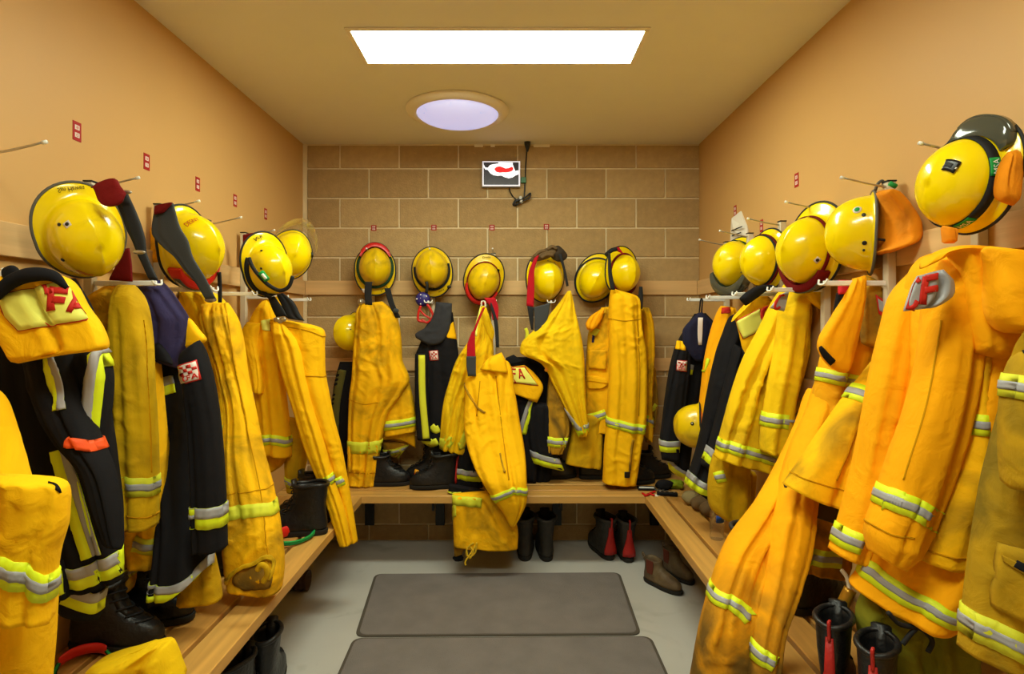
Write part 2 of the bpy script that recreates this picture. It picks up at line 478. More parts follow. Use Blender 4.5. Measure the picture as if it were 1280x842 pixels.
    def decal(s, G, off=.003, under=.004, wrap=False):
        t, v = s.inv(G)
        if wrap and t.shape[1] > 5:
            tm = np.median(t, axis=0); ok = (tm > .035) & (tm < .965); idx = np.nonzero(ok)[0]
            if len(idx) > 4: t = t[:, idx[0]:idx[-1]+1]; v = v[:, idx[0]:idx[-1]+1]
        a = s.offs(t, v, 1, off); b = s.offs(t, v, 1, off-under)
        if wrap and t.shape[1] > 5:
            for end in (0, -1):
                te = t[:, end]; ve = v[:, end]; k = 4 if end == 0 else -5
                lo = te.mean() < .5
                if (te.mean() if lo else 1-te.mean()) > .24: continue
                if (t[:, k].mean() > te.mean()) != lo: continue
                dtm = (te-t[:, k]).mean()
                if abs(dtm) < .02: continue
                slope = (ve-v[:, k]).mean()/dtm
                ea, eb = [], []
                for f in (.8, .6, .42, .28, .17, .09, .04, 0.):
                    tt = te*f if lo else 1-(1-te)*f
                    vv = np.clip(ve+slope*(tt-te), 0, 1)
                    ea.append(s.offs(tt, vv, 1, off)); eb.append(s.offs(tt, vv, 1, off-under))
                for f in (.004, .03, .08, .16):
                    tt = np.full_like(te, f if lo else 1-f)
                    ea.append(s.offs(tt, vv, -1, off)); eb.append(s.offs(tt, vv, -1, off-under))
                ea = np.stack(ea, 1); eb = np.stack(eb, 1)
                if end == 0: a = np.concatenate([ea[:, ::-1], a], 1); b = np.concatenate([eb[:, ::-1], b], 1)
                else: a = np.concatenate([a, ea], 1); b = np.concatenate([b, eb], 1)
        return slab(a, b)

def ribgrid(ribs, n, m):
    """pixel grid between ribs (ax,ay,bx,by): n rows, m columns"""
    R = np.array([list(r[:4]) for r in ribs], float)
    C = crom(R, n) if len(R) > 2 else R[0]+(R[1]-R[0])*np.linspace(0, 1, n)[:, None]
    t = np.linspace(0, 1, m)[None, :, None]
    return C[:, None, 0:2]*(1-t)+C[:, None, 2:4]*t

def band(pts, w, n=None, shift=0.0, frac=1.0, m=4):
    """pixel grid of a band along pts; shift moves it sideways (in band widths), frac narrows it"""
    P = np.asarray(pts, float)
    L = np.linalg.norm(np.diff(P, axis=0), axis=1).sum()
    n = n or int(np.clip(L/2.5, 6, 48))
    C = crom(P, n); T = np.gradient(C, axis=0); T /= np.linalg.norm(T, axis=1)[:, None]+1e-9
    N = np.stack([-T[:, 1], T[:, 0]], -1)    # to the right-hand side / downwards for left-to-right bands
    ww = np.interp(np.linspace(0, 1, n), np.linspace(0, 1, len(np.atleast_1d(w))), np.atleast_1d(w))[:, None] if np.ndim(w) else w
    u = (np.linspace(-.5, .5, m)*frac+shift)
    return C[None]+N[None]*(u[:, None, None]*ww)

STROKES = {'C': [[(1, .85), (.75, 1), (.25, 1), (0, .75), (0, .25), (.25, 0), (.75, 0), (1, .15)]],
           'F': [[(0, 0), (0, 1)], [(0, .93), (1, .93)], [(0, .5), (.85, .5)]],
           'A': [[(0, 0), (.5, 1)], [(.5, 1), (1, 0)], [(.2, .33), (.8, .33)]]}
class Garment(Thing):
    def cloth(s, name, m, *a, parent=None, label=None, **k):
        c = Cloth(*a, **k); c.o = s.part(name, c.build(), m, parent, label=label); return c
    def tape3(s, c, pts, w, lime=None, silver=None):
        o = s.part('reflective_tape', c.decal(band(pts, w), .0035, .006, True), lime or LIME, c_parent(c))
        s.part('silver_strip', c.decal(band(pts, w, frac=.36), .0050, .003, True), silver or SILVER, c_sub(c, o))
    def tape2(s, c, pts, w, flip=False, lime=None):
        """lime band with a silver half: silver on the left/upper side unless flipped"""
        o = s.part('reflective_tape', c.decal(band(pts, w), .0035, .006, True), lime or LIME, c_parent(c))
        s.part('silver_strip', c.decal(band(pts, w, shift=.25 if flip else -.25, frac=.5), .0050, .003, True), SILVER, c_sub(c, o))
    def tape1(s, c, pts, w, m=None, name='reflective_tape', off=.0035):
        return s.part(name, c.decal(band(pts, w), off, .006, True), m or LIME, c_parent(c))
    def patch(s, c, ribs, m, name='patch', off=.004, under=.006, n=8, k=8, parent=None, label=None):
        return s.part(name, c.decal(ribgrid(ribs, n, k), off, under), m, parent or c_parent(c), label=label)
    def panel(s, c, ribs, m, **k):
        R_ = np.array([r[:4] for r in ribs], float); cx = R_[:, [0, 2]].mean(); cy = R_[:, [1, 3]].mean()
        big = [(x0+np.sign(x0-cx)*1.1, y0+np.sign(y0-cy)*1.1, x1+np.sign(x1-cx)*1.1, y1+np.sign(y1-cy)*1.1) for x0, y0, x1, y1 in R_]
        b = s.patch(c, big, REDP, 'panel_edging', .003, .005, 8, 12)
        s.patch(c, ribs, m, 'name_panel', .0045, .004, 8, 12, parent=b)
    def text(s, c, txt, quad, m, off=.0065, name='letter', th=.24, parent=None):
        """block letters made of strokes, laid in the quad tl,tr,br,bl"""
        tl, tr, br, bl = [np.array(q, float) for q in quad]
        n = len(txt); hpx = (np.linalg.norm(bl-tl)+np.linalg.norm(br-tr))/2; wpx = np.linalg.norm(tr-tl)/n
        for i, ch in enumerate(txt):
            vf = []
            for st in STROKES[ch]:
                a = np.array(st, float)
                if len(a) > 3: a = crom(a, 20)
                segs = [a] if len(a) > 3 else [a[j:j+2] for j in range(len(a)-1)]
                for sg in segs:
                    x = ((i+.12+.76*sg[:, 0])/n)[:, None]; y = (1-sg[:, 1])[:, None]
                    q = (tl*(1-x)+tr*x)*(1-y)+(bl*(1-x)+br*x)*y
                    vf.append(c.decal(band(q, th*min(hpx, wpx*1.1), n=max(4, len(sg))), off, .003))
            s.part(name, join(*vf), m, parent or c_parent(c))
    def text_old(s, c, txt, quad, m, off=.0065, name='lettering', bold=.03, parent=None):
        V, F = text2d(txt, bold)
        tl, tr, br, bl = [np.array(q, float) for q in quad]
        x = V[:, :1]; y = 1-V[:, 1:2]
        q = (tl*(1-x)+tr*x)*(1-y)+(bl*(1-x)+br*x)*y
        t, v = c.inv(q)
        s.part(name, (c.surf(t, v, 1, off), F), m, parent or c_parent(c), smooth=False)
def c_parent(c): return None
def c_sub(c, o): return o
# ================================================================== the room
structure(mk('floor', *box(XL-.1, XR+.1, YF-.1, YB+.1, -.06, 0), FLOORM, smooth=False))
structure(mk('ceiling', *box(XL-.1, XR+.1, YF-.1, YB+.1, ZC, ZC+.06), CEIL, smooth=False))
structure(mk('wall_left', *box(XL-.1, XL, YF-.1, YB+.1, 0, ZC), PLASTER, smooth=False))
structure(mk('wall_right', *box(XR, XR+.1, YF-.1, YB+.1, 0, ZC), PLASTER, smooth=False))
structure(mk('wall_front', *box(XL, XR, YF-.1, YF, 0, ZC), FRONTW, smooth=False))
wb = structure(mk('wall_back', *box(XL, XR, YB+.004, YB+.1, 0, ZC), MORTAR, smooth=False))

def blocks():
    shared = {}
    rr = random.Random(3)
    zt = ZC; z0 = 2.5095
    rows = [(z0, ZC-.006)]+[(z0-.2*(i+1), z0-.2*i) for i in range(13)]
    for ri, (za, zb) in enumerate(rows):
        za = max(za, 0)
        if zb < .02: continue
        off = -.7622 if ri % 2 == 0 else -.565       # a vertical joint of this row
        xs = [XL+.03]+[x for x in (off+.4*k for k in range(-4, 8)) if XL+.05 < x < XR-.03]+[XR]
        for xa, xb in zip(xs, xs[1:]):
            g = .0052
            x0 = xa+g if xa > XL+.04 else xa; x1 = xb-g if xb < XR-.01 else xb
            w, h = round(x1-x0, 3), round(zb-za-2*g, 3)
            mi = rr.randrange(3)
            key = (w, h, mi)
            if key not in shared:
                V, F = box(-w/2, w/2, -.0045, .03, -h/2, h/2, .0025)
                o = mk('block', V, F, BLOCKM[mi], wb, smooth=False); shared[key] = o
            else:
                o = shared[key].copy(); COL.objects.link(o)
            o.location = ((x0+x1)/2, YB+.0005+rr.uniform(-.0008, .0008), (za+zb)/2)
blocks()

# timber rails round the three walls
def rail(n, z0, z1, axis, d0, d1, wall, out):
    if axis == 'x': V, F = box(d0, d1, wall-out, wall+.004, z0, z1, .002); m = WOODX
    else:
        a, b = sorted((wall, wall+out)); V, F = box(a, b, d0, d1, z0, z1, .002); m = WOODY
    structure(mk('trim_%d' % n, V, F, m, smooth=False))
rail(1, 1.657, 1.752, 'x', XL+.02, XR-.02, YB, .02); rail(2, 1.146, 1.232, 'x', XL+.02, XR-.02, YB, .02)
rail(3, 1.657, 1.752, 'y', .3, YB-.021, XL, .02); rail(4, 1.146, 1.232, 'y', .3, YB-.021, XL, .02)
rail(5, 1.657, 1.752, 'y', .3, YB-.021, XR, -.02); rail(6, 1.146, 1.232, 'y', .3, YB-.021, XR, -.02)
# corner strip on the block wall, dabs of filler along its top
structure(mk('trim_7', *box(XL, XL+.028, YB-.006, YB+.004, 1.752, ZC), MORTAR, smooth=False))
for i, (x, w) in enumerate(((-.225, .06), (.2, .11), (-.13, .03))):
    structure(mk('trim_%d' % (8+i), *box(x-w/2, x+w/2, YB-.006, YB+.004, ZC-.022, ZC-.001, .002), CREAM, smooth=False))

# ---------------------------------------------------------------- lights of the room
def panel(label, x0, x1, y0, y1):
    t = Thing('ceiling_light', label, 'ceiling light', ((x0+x1)/2, (y0+y1)/2, ZC))
    f = .022; z0, z1 = ZC-.008, ZC-.0005
    for a in ((x0-f, x1+f, y0-f, y0), (x0-f, x1+f, y1, y1+f), (x0-f, x0, y0, y1), (x1, x1+f, y0, y1)):
        t.part('frame', box(*a, z0, z1, .002), CREAM, smooth=False)
    t.part('diffuser', box(x0, x1, y0, y1, ZC-.005, ZC-.001), PANELM, smooth=False)
panel('long bright fluorescent panel set into the ceiling in front of the round skylight', -.663, .545, 2.372, 2.665)
panel('long bright fluorescent panel set into the ceiling above the doorway', -.663, .545, .55, .843)
t = Thing('tubular_skylight', 'round skylight with cream ring and bluish dome lens in the ceiling', 'skylight', (-.308, 3.27, ZC))
t.part('ring', lathe([(.155, -.001), (.287, -.001), (.290, -.008), (.283, -.020), (.255, -.032), (.232, -.030), (.228, -.020), (.155, -.002)], 56, (-.308, 3.27, ZC)), CREAM, sharp=50)
pr = [(.228*math.cos(a), -.024-.055*math.sin(a)) for a in np.linspace(0, math.pi/2*.985, 12)]
t.part('lens', lathe([(.2, -.004), (.228, -.012)]+pr, 56, (-.308, 3.27, ZC)), SKYM)

# ---------------------------------------------------------------- benches
def bench(label, axis, a0, a1, b_in, b_wall, brackets):
    """axis: direction of the slats; b_in the edge towards the room"""
    if axis == 'x': loc = ((a0+a1)/2, (b_in+b_wall)/2, 0)
    else: loc = ((b_in+b_wall)/2, (a0+a1)/2, 0)
    t = Thing('bench', label, 'bench', loc)
    n = 4; gap = .018*np.sign(b_wall-b_in); w = ((b_wall-b_in)-gap*(n-1))/n
    for i in range(n):
        p = b_in+i*(w+gap); q = p+w; lo, hi = min(p, q), max(p, q)
        if axis == 'x': VF = box(a0, a1, lo, hi, .405, .450, .003)
        else: VF = box(lo, hi, a0, a1, .405, .450, .003)
        t.part('slat', VF, (BENX if axis == 'x' else BENY)[i % 2], smooth=False)
    lo, hi = sorted((b_in+.10*np.sign(b_wall-b_in), b_wall-.002*np.sign(b_wall-b_in)))
    for c in brackets:
        if axis == 'x':
            VF = join(box(c-.03, c+.03, lo, hi, .385, .4045, .002), box(c-.03, c+.03, hi-.03, hi-.008, .12, .386, .002),
                      box(c-.006, c+.006, lo, hi-.028, .33, .386))
        else:
            x0, x1 = (hi-.03, hi-.008) if b_wall > b_in else (lo+.008, lo+.03)
            VF = join(box(lo, hi, c-.03, c+.03, .385, .4045, .002), box(x0, x1, c-.03, c+.03, .12, .386, .002),
                      box(lo+.03, hi-.03, c-.006, c+.006, .33, .386))
        t.part('bracket', VF, BLACKP, smooth=False)
bench('slatted timber bench along the concrete block back wall', 'x', XL+.004, XR-.004, 3.400, 3.875, (-.95, -.48, .30, .95))
bench('slatted timber bench along the left wall under the coats', 'y', .95, 3.396, -.885, XL+.004, (1.3, 2.2, 3.1))
bench('slatted timber bench along the right wall under the coats', 'y', .95, 3.396, .783, XR-.004, (1.3, 2.2, 3.1))

# ---------------------------------------------------------------- floor mats
def floor_mat(label, P, r=.05):
    P = [np.array(p) for p in P]; out = []
    for i in range(4):
        a, b, c = P[i-1], P[i], P[(i+1) % 4]
        u = (a-b)/np.linalg.norm(a-b); v = (c-b)/np.linalg.norm(c-b)
        for k in np.linspace(0, 1, 7):
            p0, p1, p2 = b+u*r, b, b+v*r
            out.append((1-k)**2*p0+2*k*(1-k)*p1+k*k*p2)
    out = np.array(out); c = out.mean(0); nn = len(out)
    t = Thing('floor_mat', label, 'mat', (c[0], c[1], 0), 'carpet mats on the floor')
    def ring(s_, z):
        d = out-c; L = np.linalg.norm(d, axis=1)[:, None]
        q = c+d*(1-s_/L); return np.c_[q, np.full(nn, z)]
    t.part('edging', loft([ring(0, .0005), ring(0, .006), ring(.004, .0085), ring(.016, .0085), ring(.018, .0006)]), CARPET_E, sharp=40)
    t.part('carpet', loft([ring(.017, .001), ring(.017, .010), ring(.022, .0118), ring(.2, .0122)]), CARPET, smooth=False)
floor_mat('grey brown carpet mat lying just in front of the back bench', [(-.736, 2.70), (.609, 2.715), (.632, 3.385), (-.800, 3.365)])
floor_mat('grey brown carpet mat nearer the doorway, its edge against the other mat', [(-.70, 1.60), (.655, 1.60), (.650, 2.700), (-.738, 2.685)])

# ---------------------------------------------------------------- coat posts with pegs
def post(label, side, pos, z0=.95, peg=True, arm=.25):
    """side: L, R or B; local frame: u out of the wall, v along it"""
    if side == 'L': O = np.array([XL, pos, 0]); U = np.array([1., 0, 0]); Vv = np.array([0, 1., 0])
    elif side == 'R': O = np.array([XR, pos, 0]); U = np.array([-1., 0, 0]); Vv = np.array([0, -1., 0])
    else: O = np.array([pos, YB, 0]); U = np.array([0, -1., 0]); Vv = np.array([1., 0, 0])
    R = np.stack([U, Vv, [0, 0, 1.]], 1)
    if np.linalg.det(R) < 0: R[:, 1] *= -1
    t = Thing('coat_post', label, 'coat rack post', O+np.array([0, 0, 1.6]), 'steel posts with pegs on the walls')
    def P(name, VF, m, **k): t.part(name, (rot(VF[0], R, O), VF[1]), m, **k)
    P('upright', box(.0205, .048, -.014, .014, z0, 1.93, .002), OFFW, smooth=False)
    P('cap', box(.0205, .050, -.016, .016, 1.9305, 1.935), BLACKP, smooth=False)
    P('peg', tube([(.04, 0, 1.915), (.10, 0, 1.925), (.185, 0, 1.945)], [.004, .0035, .003], 8, n=8), STEEL)
    P('peg_tip', tube([(.183, 0, 1.9445), (.194, 0, 1.947)], .0052, 8), WHITE)
    e = arm
    P('arm', box(.047, e, -.005, .005, 1.593, 1.610, .002), WHITE, smooth=False)
    P('hook', tube([(e, -.026, 1.614), (e+.004, -.020, 1.60), (e, 0, 1.598), (e+.004, .020, 1.60), (e, .026, 1.614)], .0036, 8, n=18), WHITE)
LP = (1.15, 1.51, 1.885, 2.25, 2.60, 2.965, 3.30)
LT = ('nearest the doorway', 'second from the doorway', 'behind the largest helmet', 'behind the helmet with the dark grey strap',
      'between the two groups of hung helmets', 'beside the helmet with the clear visor', 'last before the corner')
for y, tx in zip(LP, LT): post('steel coat post on the left wall, '+tx, 'L', y, arm=.25 if y > 1.6 else .10)
RP = (1.16, 1.52, 1.882, 2.265, 2.63, 2.985, 3.31)
RT = ('nearest the doorway', 'behind the largest helmet', 'beside the orange neck flap', 'above the helmet with the red strap',
      'between the helmets with black and red straps', 'next to the paper tag', 'last before the corner')
for y, tx in zip(RP, RT): post('steel coat post on the right wall, '+tx, 'R', y, arm=.25 if y > 1.6 else .10)
BP = ((467, 'behind the helmet with red goggles on top'), (542, 'behind the helmet with the mask below'), (617, 'behind the centre trousers'),
      (686, 'behind the gloves and red braces'), (768, 'behind the two helmets hung together'))
for x, tx in BP: post('steel coat post on the block wall, '+tx, 'B', (x-640)*YB/FPX, z0=1.24)

# ---------------------------------------------------------------- red number stickers
def sticker(label, side, a, z, txt=('I', '##'), w=.036, h=.062):
    if side == 'L': O = np.array([XL, a, z]); R = np.array([[0, 0, 1.], [1, 0, 0], [0, 1, 0]])
    elif side == 'R': O = np.array([XR, a, z]); R = np.array([[0, 0, -1.], [-1, 0, 0], [0, 1, 0]])
    else: O = np.array([a, YB-.004, z]); R = np.array([[1., 0, 0], [0, 0, -1.], [0, 1, 0]])
    # local x along wall (rightwards seen from the room), y up, z out
    t = Thing('number_sticker', label, 'sticker', O, 'red number stickers above the pegs')
    def P(n, VF, m): t.part(n, (rot(VF[0], R, O), VF[1]), m, smooth=False)
    P('plate', box(-w/2, w/2, -h/2, h/2, .0002, .0016), mat('dark red sticker', (168, 26, 24), .5, .3))
    for s_ in (-1, 1):
        P('number_field', box(-w*.27, w*.27, s_*h*.20-h*.12, s_*h*.20+h*.12, .0014, .0022), WHITEP)
        V, F = text2d('8' if s_ > 0 else '0'); V3 = np.c_[(V[:, 0]-.5)*w*.28, (V[:, 1]-.5)*h*.16+s_*h*.20, np.full(len(V), .0026)]
        P('numeral', (V3, F), REDP)
for i, (y, tx) in enumerate(((1.871, 'largest one, above the largest helmet'), (2.228, 'second from the doorway'), (2.59, 'third from the doorway'),
                             (2.94, 'fourth from the doorway'), (3.305, 'nearest the block wall'))):
    sticker('small red number sticker on the left wall, '+tx, 'L', y, 2.093)
for y, z, tx in ((2.564, 2.105, 'high up and nearest the doorway'), (2.925, 1.962, 'low beside the paper tag'), (3.271, 2.103, 'above the paper tag')):
    sticker('small red number sticker on the right wall, '+tx, 'R', y, z)
for px_, py_, tx in ((467.5, 285, 'red goggles helmet'), (542.5, 284.5, 'helmet with the mask'), (615, 284.5, 'helmet over the centre trousers'), (683, 283.5, 'brown gloves')):
    sticker('small red square number sticker on the block wall above the '+tx, 'B', (px_-640)*YB/FPX, HC-(py_-402)*YB/FPX, w=.036, h=.038)

# paper tag pinned on the right wall
def tag_paper():
    # wall plane of the right wall: y (depth), z
    pts = [(3.30, 2.02), (3.26, 2.06), (3.18, 2.085), (3.10, 1.99), (3.04, 1.90), (3.03, 1.86), (3.07, 1.81), (3.20, 1.80), (3.31, 1.80)]
    c = np.mean(pts, axis=0); n = len(pts)
    t = Thing('paper_note', 'crumpled white paper note with handwriting pinned above the helmets on the right wall', 'note', (XR, c[0], c[1]))
    def ring(x, s_): return [(XR-x-.012*math.sin(i*1.9)*(s_ > .5), c[0]+(p[0]-c[0])*s_, c[1]+(p[1]-c[1])*s_) for i, p in enumerate(pts)]
    t.part('sheet', loft([ring(.006, 1), ring(.014, 1), ring(.022, .55), ring(.014, .1)]), PAPER, smooth=False)
    for k, z in enumerate((1.985, 1.955, 1.92, 1.885, 1.86)):
        y = 3.25-.006*k
        t.part('handwriting_line', box(XR-.0300, XR-.0285, y-.15+.02*(k % 3), y, z, z+.006), INK, smooth=False)
tag_paper()

# ---------------------------------------------------------------- illuminated picture box, cable and socket
t = Thing('exit_sign', 'small lit sign with white and red shapes on a dark field on the block wall', 'sign', W(627, 219, 3.87))
def pw(px_, py_, d): return W(px_, py_, 3.9)*np.array([1, 0, 1])+np.array([0, YB-d, 0])
def pbox(x0, y0, x1, y1, d0, d1, c=.002):
    a = pw(x0, y1, 0); b = pw(x1, y0, 0); return box(a[0], b[0], YB-d1, YB-d0, a[2], b[2], c)
t.part('casing', pbox(603.2, 203.6, 650, 235.2, .001, .045), mat('sign casing', (150, 150, 152), .4, .5), smooth=False)
for q in ((603.4, 203.8, 650, 205.2), (603.4, 233, 650, 234.6), (603.4, 205.2, 605, 233), (648.2, 205.2, 650, 233)):
    t.part('frame', pbox(*q, .044, .049, .0008), mat('lit sign frame', (240, 240, 245), .4, .4, emit=(235, 238, 255), estr=.5), smooth=False)
t.part('screen', pbox(605, 205.2, 648.2, 233, .040, .0462, .0005), mat('sign dark field', (38, 26, 34), .3, .4, emit=(38, 26, 34), estr=.25), smooth=False)
def flat(pts, d, m, name, par):
    """solid flat shape; a list of upper/lower pixel pairs"""
    U_ = np.array([pw(a, b, d) for a, b, c in pts]); D_ = np.array([pw(a, c, d) for a, b, c in pts])
    G = np.stack([U_, D_]); par.part(name, slab(G, G+np.array([0, .002, 0])), m, smooth=False)
flat([(605, 208, 211), (607, 211.5, 214), (610, 212, 214.5), (613, 208.5, 218.5), (617, 207.5, 221), (622, 206.8, 221.8), (627, 207.5, 221.5), (631, 206.5, 223.5), (636, 206.5, 224.8), (641, 208, 223.6), (644, 216, 221.5), (648, 215, 220)],
     .0475, mat('sign white shape', (250, 250, 255), .4, .3, emit=(250, 250, 255), estr=.95), 'white_shape', t)
flat([(623, 205.3, 206.6), (629, 205.3, 208), (636, 205.6, 210), (641, 205.6, 209.5)], .0476, MATS['sign white shape'], 'white_shape', t)
flat([(618.5, 213, 214.5), (621, 210.8, 217.3), (625, 210.2, 218), (629, 211.5, 217.6), (632, 212.8, 217.8), (636, 212.4, 217.4), (639.5, 210.6, 216.2), (641.5, 212, 214.5)],
     .0487, mat('sign red shape', (226, 30, 30), .4, .3, emit=(226, 30, 30), estr=.7), 'red_shape', t)
s_ = Thing('ceiling_socket', 'cream power socket strip at the top of the block wall above the cable', 'socket', pw(659, 171, 0))
s_.part('plate', pbox(648, 170, 668, 173.6, .0, .09, .003), CREAM, smooth=False)
c_ = Thing('power_cable', 'thin black cable with a plug and a small coil hanging beside the lit sign', 'cable', pw(659, 200, .02))
c_.part('plug', loft([[pw(659, 0, 0)*[1, 0, 0]+[r_*math.cos(a), YB-.05+r_*math.sin(a)*.7, z] for a in np.linspace(0, 2*math.pi, 12, endpoint=False)] for r_, z in ((.021, 2.706-.030), (.020, 2.685-.03), (.010, 2.655-.03), (.006, 2.64-.03))]), BLACKP)
P3 = [pw(659, 178, .05), pw(658, 195, .03), pw(657, 210, .012), pw(656.5, 224, .012), pw(655.6, 240, .012), pw(655, 248, .012)]
c_.part('cord', tube(P3, .0045, 8, n=30), BLACKP)
c_.part('cord', tube([pw(636.5, 236, .03), pw(638, 241, .02), pw(642, 247, .012), pw(649, 252, .014)], .004, 8, n=20), BLACKP)
for k in range(4):
    a0 = np.array([pw(641+k, 256-k*.6, .012+.008*k), pw(645, 250+k, .012+.008*k), pw(655, 247.5+k*.5, .014+.008*k), pw(662.5, 242.5, .012+.008*k), pw(662, 247+k*.5, .012+.008*k), pw(655, 251+k*.4, .012+.008*k), pw(646, 257, .012+.008*k)])
    c_.part('coil', tube(a0, .004, 6, closed=True, n=40), BLACKP)
c_.part('tie', tube([pw(650.5, 246.5, .02), pw(652, 254.5, .03)], .011, 8), WHITE)
g_ = Thing('cable_adapter', 'small green adapter joined to the cable at the right edge of the lit sign', 'adapter', pw(654, 226, 0))
g_.part('housing', pbox(651, 222.5, 657.6, 229.5, .008, .03, .002), mat('green plastic', (40, 110, 60), .4, .5), smooth=False)

# ================================================================== helmets
def unit(v): v = np.asarray(v, float); return v/np.linalg.norm(v)
class Helmet(Thing):
    def __init__(s, label, px_, py_, Y, al, be, ga, k=1., shell=None, trim=None, a=.120, b=.102, h=.128, bf=.022, bb=.055, bs=.026,
                 droop=.016, ridge=.011, group='yellow firefighting helmets on the pegs', liner=True, name='firefighting_helmet'):
        vw = unit(W(px_, py_, Y)-np.array([0, 0, HC])); rt = unit(np.cross(vw, [0, 0, 1.])); up = np.cross(rt, vw)
        al, be, ga = [math.radians(q) for q in (al, be, ga)]     # turn to the right, tilt up, roll of the front
        U = unit(-vw*math.cos(al)*math.cos(be)+rt*math.sin(al)*math.cos(be)+up*math.sin(be)); F = up*math.cos(ga)+rt*math.sin(ga)+vw*math.sin(al)*.0; F = unit(F-U*np.dot(F, U)); Lf = np.cross(U, F)
        s.R = np.stack([F, Lf, U], 1)*k
        org = W(px_, py_, Y)-U*.05*k
        s.org = org; s.a, s.b, s.h, s.bf, s.bb, s.bs, s.droop, s.ridge = a, b, h, bf, bb, bs, droop, ridge
        Thing.__init__(s, name, label, 'helmet', org, group)
        n = 56; ph = np.linspace(0, 2*math.pi, n, endpoint=False)
        rings = []
        for lam in np.linspace(90, 0, 15): rings.append(s.dome(ph, np.radians(max(lam, 1.5))))
        for j in np.linspace(.2, 1, 5): rings.append(s.brim(ph, j))
        rings.append(s.brim(ph, 1, -.004))
        for j in (.6, .1): rings.append(s.brim(ph, j, -.005))
        for lam in (0, 15, 30, 45, 60, 75, 88): rings.append(s.dome(ph, np.radians(lam), -.005))
        s.P('shell', loft(np.array(rings)), shell or HELM)
        s.P('edge_trim', tube(s.brim(ph, 1.0, -.0015), .0045, 8, closed=True), trim or TRIM)
        if liner:
            rr_ = [s.dome(ph, np.radians(l), -.012) for l in (-3, 10, 30, 50, 70, 87)]
            rr2 = [s.dome(ph, np.radians(l), -.016) for l in (87, 60, 30, -3)]
            s.P('liner', loft(np.array(rr_+rr2)), LINER)
    def P(s, name, VF, m, parent=None, **k):
        return s.part(name, (rot(VF[0], s.R, s.org), VF[1]), m, parent, **k)
    def dome(s, ph, lam, off=0.):
        ph = np.asarray(ph, float); c = np.cos(lam)**.86; z = s.h*np.sin(lam)
        a = s.a*(1+.05*np.clip(np.cos(ph), 0, 1)**6)
        x = a*np.cos(ph)*c; y = s.b*np.sin(ph)*c; z = z+0*x
        sn = np.sqrt(x*x/s.a**2+y*y/s.b**2)
        z = z+s.ridge*np.exp(-np.abs(y)/.024)*np.clip(np.sin(lam)*3, 0, 1)
        nrm = np.stack([x/s.a**2, y/s.b**2, z/s.h**2], -1); nrm /= np.linalg.norm(nrm, axis=-1, keepdims=True)+1e-9
        return np.stack([x, y, z], -1)+nrm*off
    def brim(s, ph, j, dz=0.):
        ph = np.asarray(ph, float); c = np.cos(ph)
        w = np.where(c > 0, s.bs+(s.bf-s.bs)*c**2, s.bs+(s.bb-s.bs)*np.abs(c)**1.5)
        base = s.dome(ph, 0.); d = np.stack([np.cos(ph), np.sin(ph)], -1)
        xy = base[:, :2]+d*(w*j)[:, None]
        z = -.003-s.droop*j**1.3*(.35+.65*np.abs(c))+dz
        return np.c_[xy, z]
    def strap(s, m, z0=.014, w=.022, tilt=.0, off=.003, name='goggle_strap', arc=(0, 2*math.pi), label=None):
        closed = arc[1]-arc[0] > 6.2
        n = 60; ph = np.linspace(arc[0], arc[1], n, endpoint=not closed)
        lam0 = np.arcsin(np.clip((z0+tilt*np.cos(ph)+.03)/s.h, 0, .9)); lam1 = np.arcsin(np.clip((z0+w+tilt*np.cos(ph)+.03)/s.h, 0, .95))
        q = []
        for f in (0, 1):
            lam = lam0*(1-f)+lam1*f
            q.append(np.array([s.dome(p, l, off) for p, l in zip(ph, lam)]))
        q2 = []
        for f in (1, 0):
            lam = lam0*(1-f)+lam1*f
            q2.append(np.array([s.dome(p, l, off-.0028) for p, l in zip(ph, lam)]))
        G = np.stack(q+q2, 1)      # n,4,3
        if closed: G = np.concatenate([G, G[:1]])
        return s.P(name, loft(G, cap=not closed), m, label=label)
    def flat_strap(s, m, r0=.0, r1=.02, z=.012, tilt=0., name='goggle_strap', arc=(0, 2*math.pi)):
        closed = arc[1]-arc[0] > 6.2; n = 56; ph = np.linspace(arc[0], arc[1], n, endpoint=not closed)
        b = s.dome(ph, .12); d = np.stack([np.cos(ph), np.sin(ph), 0*ph], -1); z_ = z+tilt*np.cos(ph)
        def q(r, dz): p = b+d*r; p[:, 2] = z_+dz; return p
        G = np.stack([q(r0, .004), q(r1, -.004), q(r1, -.008), q(r0, 0)], 1)
        if closed: G = np.concatenate([G, G[:1]])
        s.P(name, loft(G, cap=not closed), m)
    def on(s, ph, lam, u, v, off=.003):
        """points at tangent offsets u (sideways), v (up the dome) around (ph,lam)"""
        p0 = s.dome(np.array(ph), lam); e = 1e-3
        du = s.dome(np.array(ph+e), lam)-p0; dv = s.dome(np.array(ph), lam+e)-p0
        ku = np.linalg.norm(du)/e; kv = np.linalg.norm(dv)/e
        U_ = np.atleast_1d(u)/ku; V_ = np.atleast_1d(v)/kv
        return np.array([s.dome(np.array(ph+a), lam+b, off) for a, b in zip(U_, V_)])
    def dot(s, ph, lam, r=.006, m=None, off=.0025, name='rivet', n=12):
        ph, lam = math.radians(ph), math.radians(lam)
        a = np.linspace(0, 2*math.pi, n, endpoint=False)
        rg = [s.on(ph, lam, np.cos(a)*r, np.sin(a)*r, -.002), s.on(ph, lam, np.cos(a)*r, np.sin(a)*r, off), s.on(ph, lam, np.cos(a)*r*.7, np.sin(a)*r*.7, off+.001)]
        return s.P(name, loft(np.array(rg)), m or BLACKP)
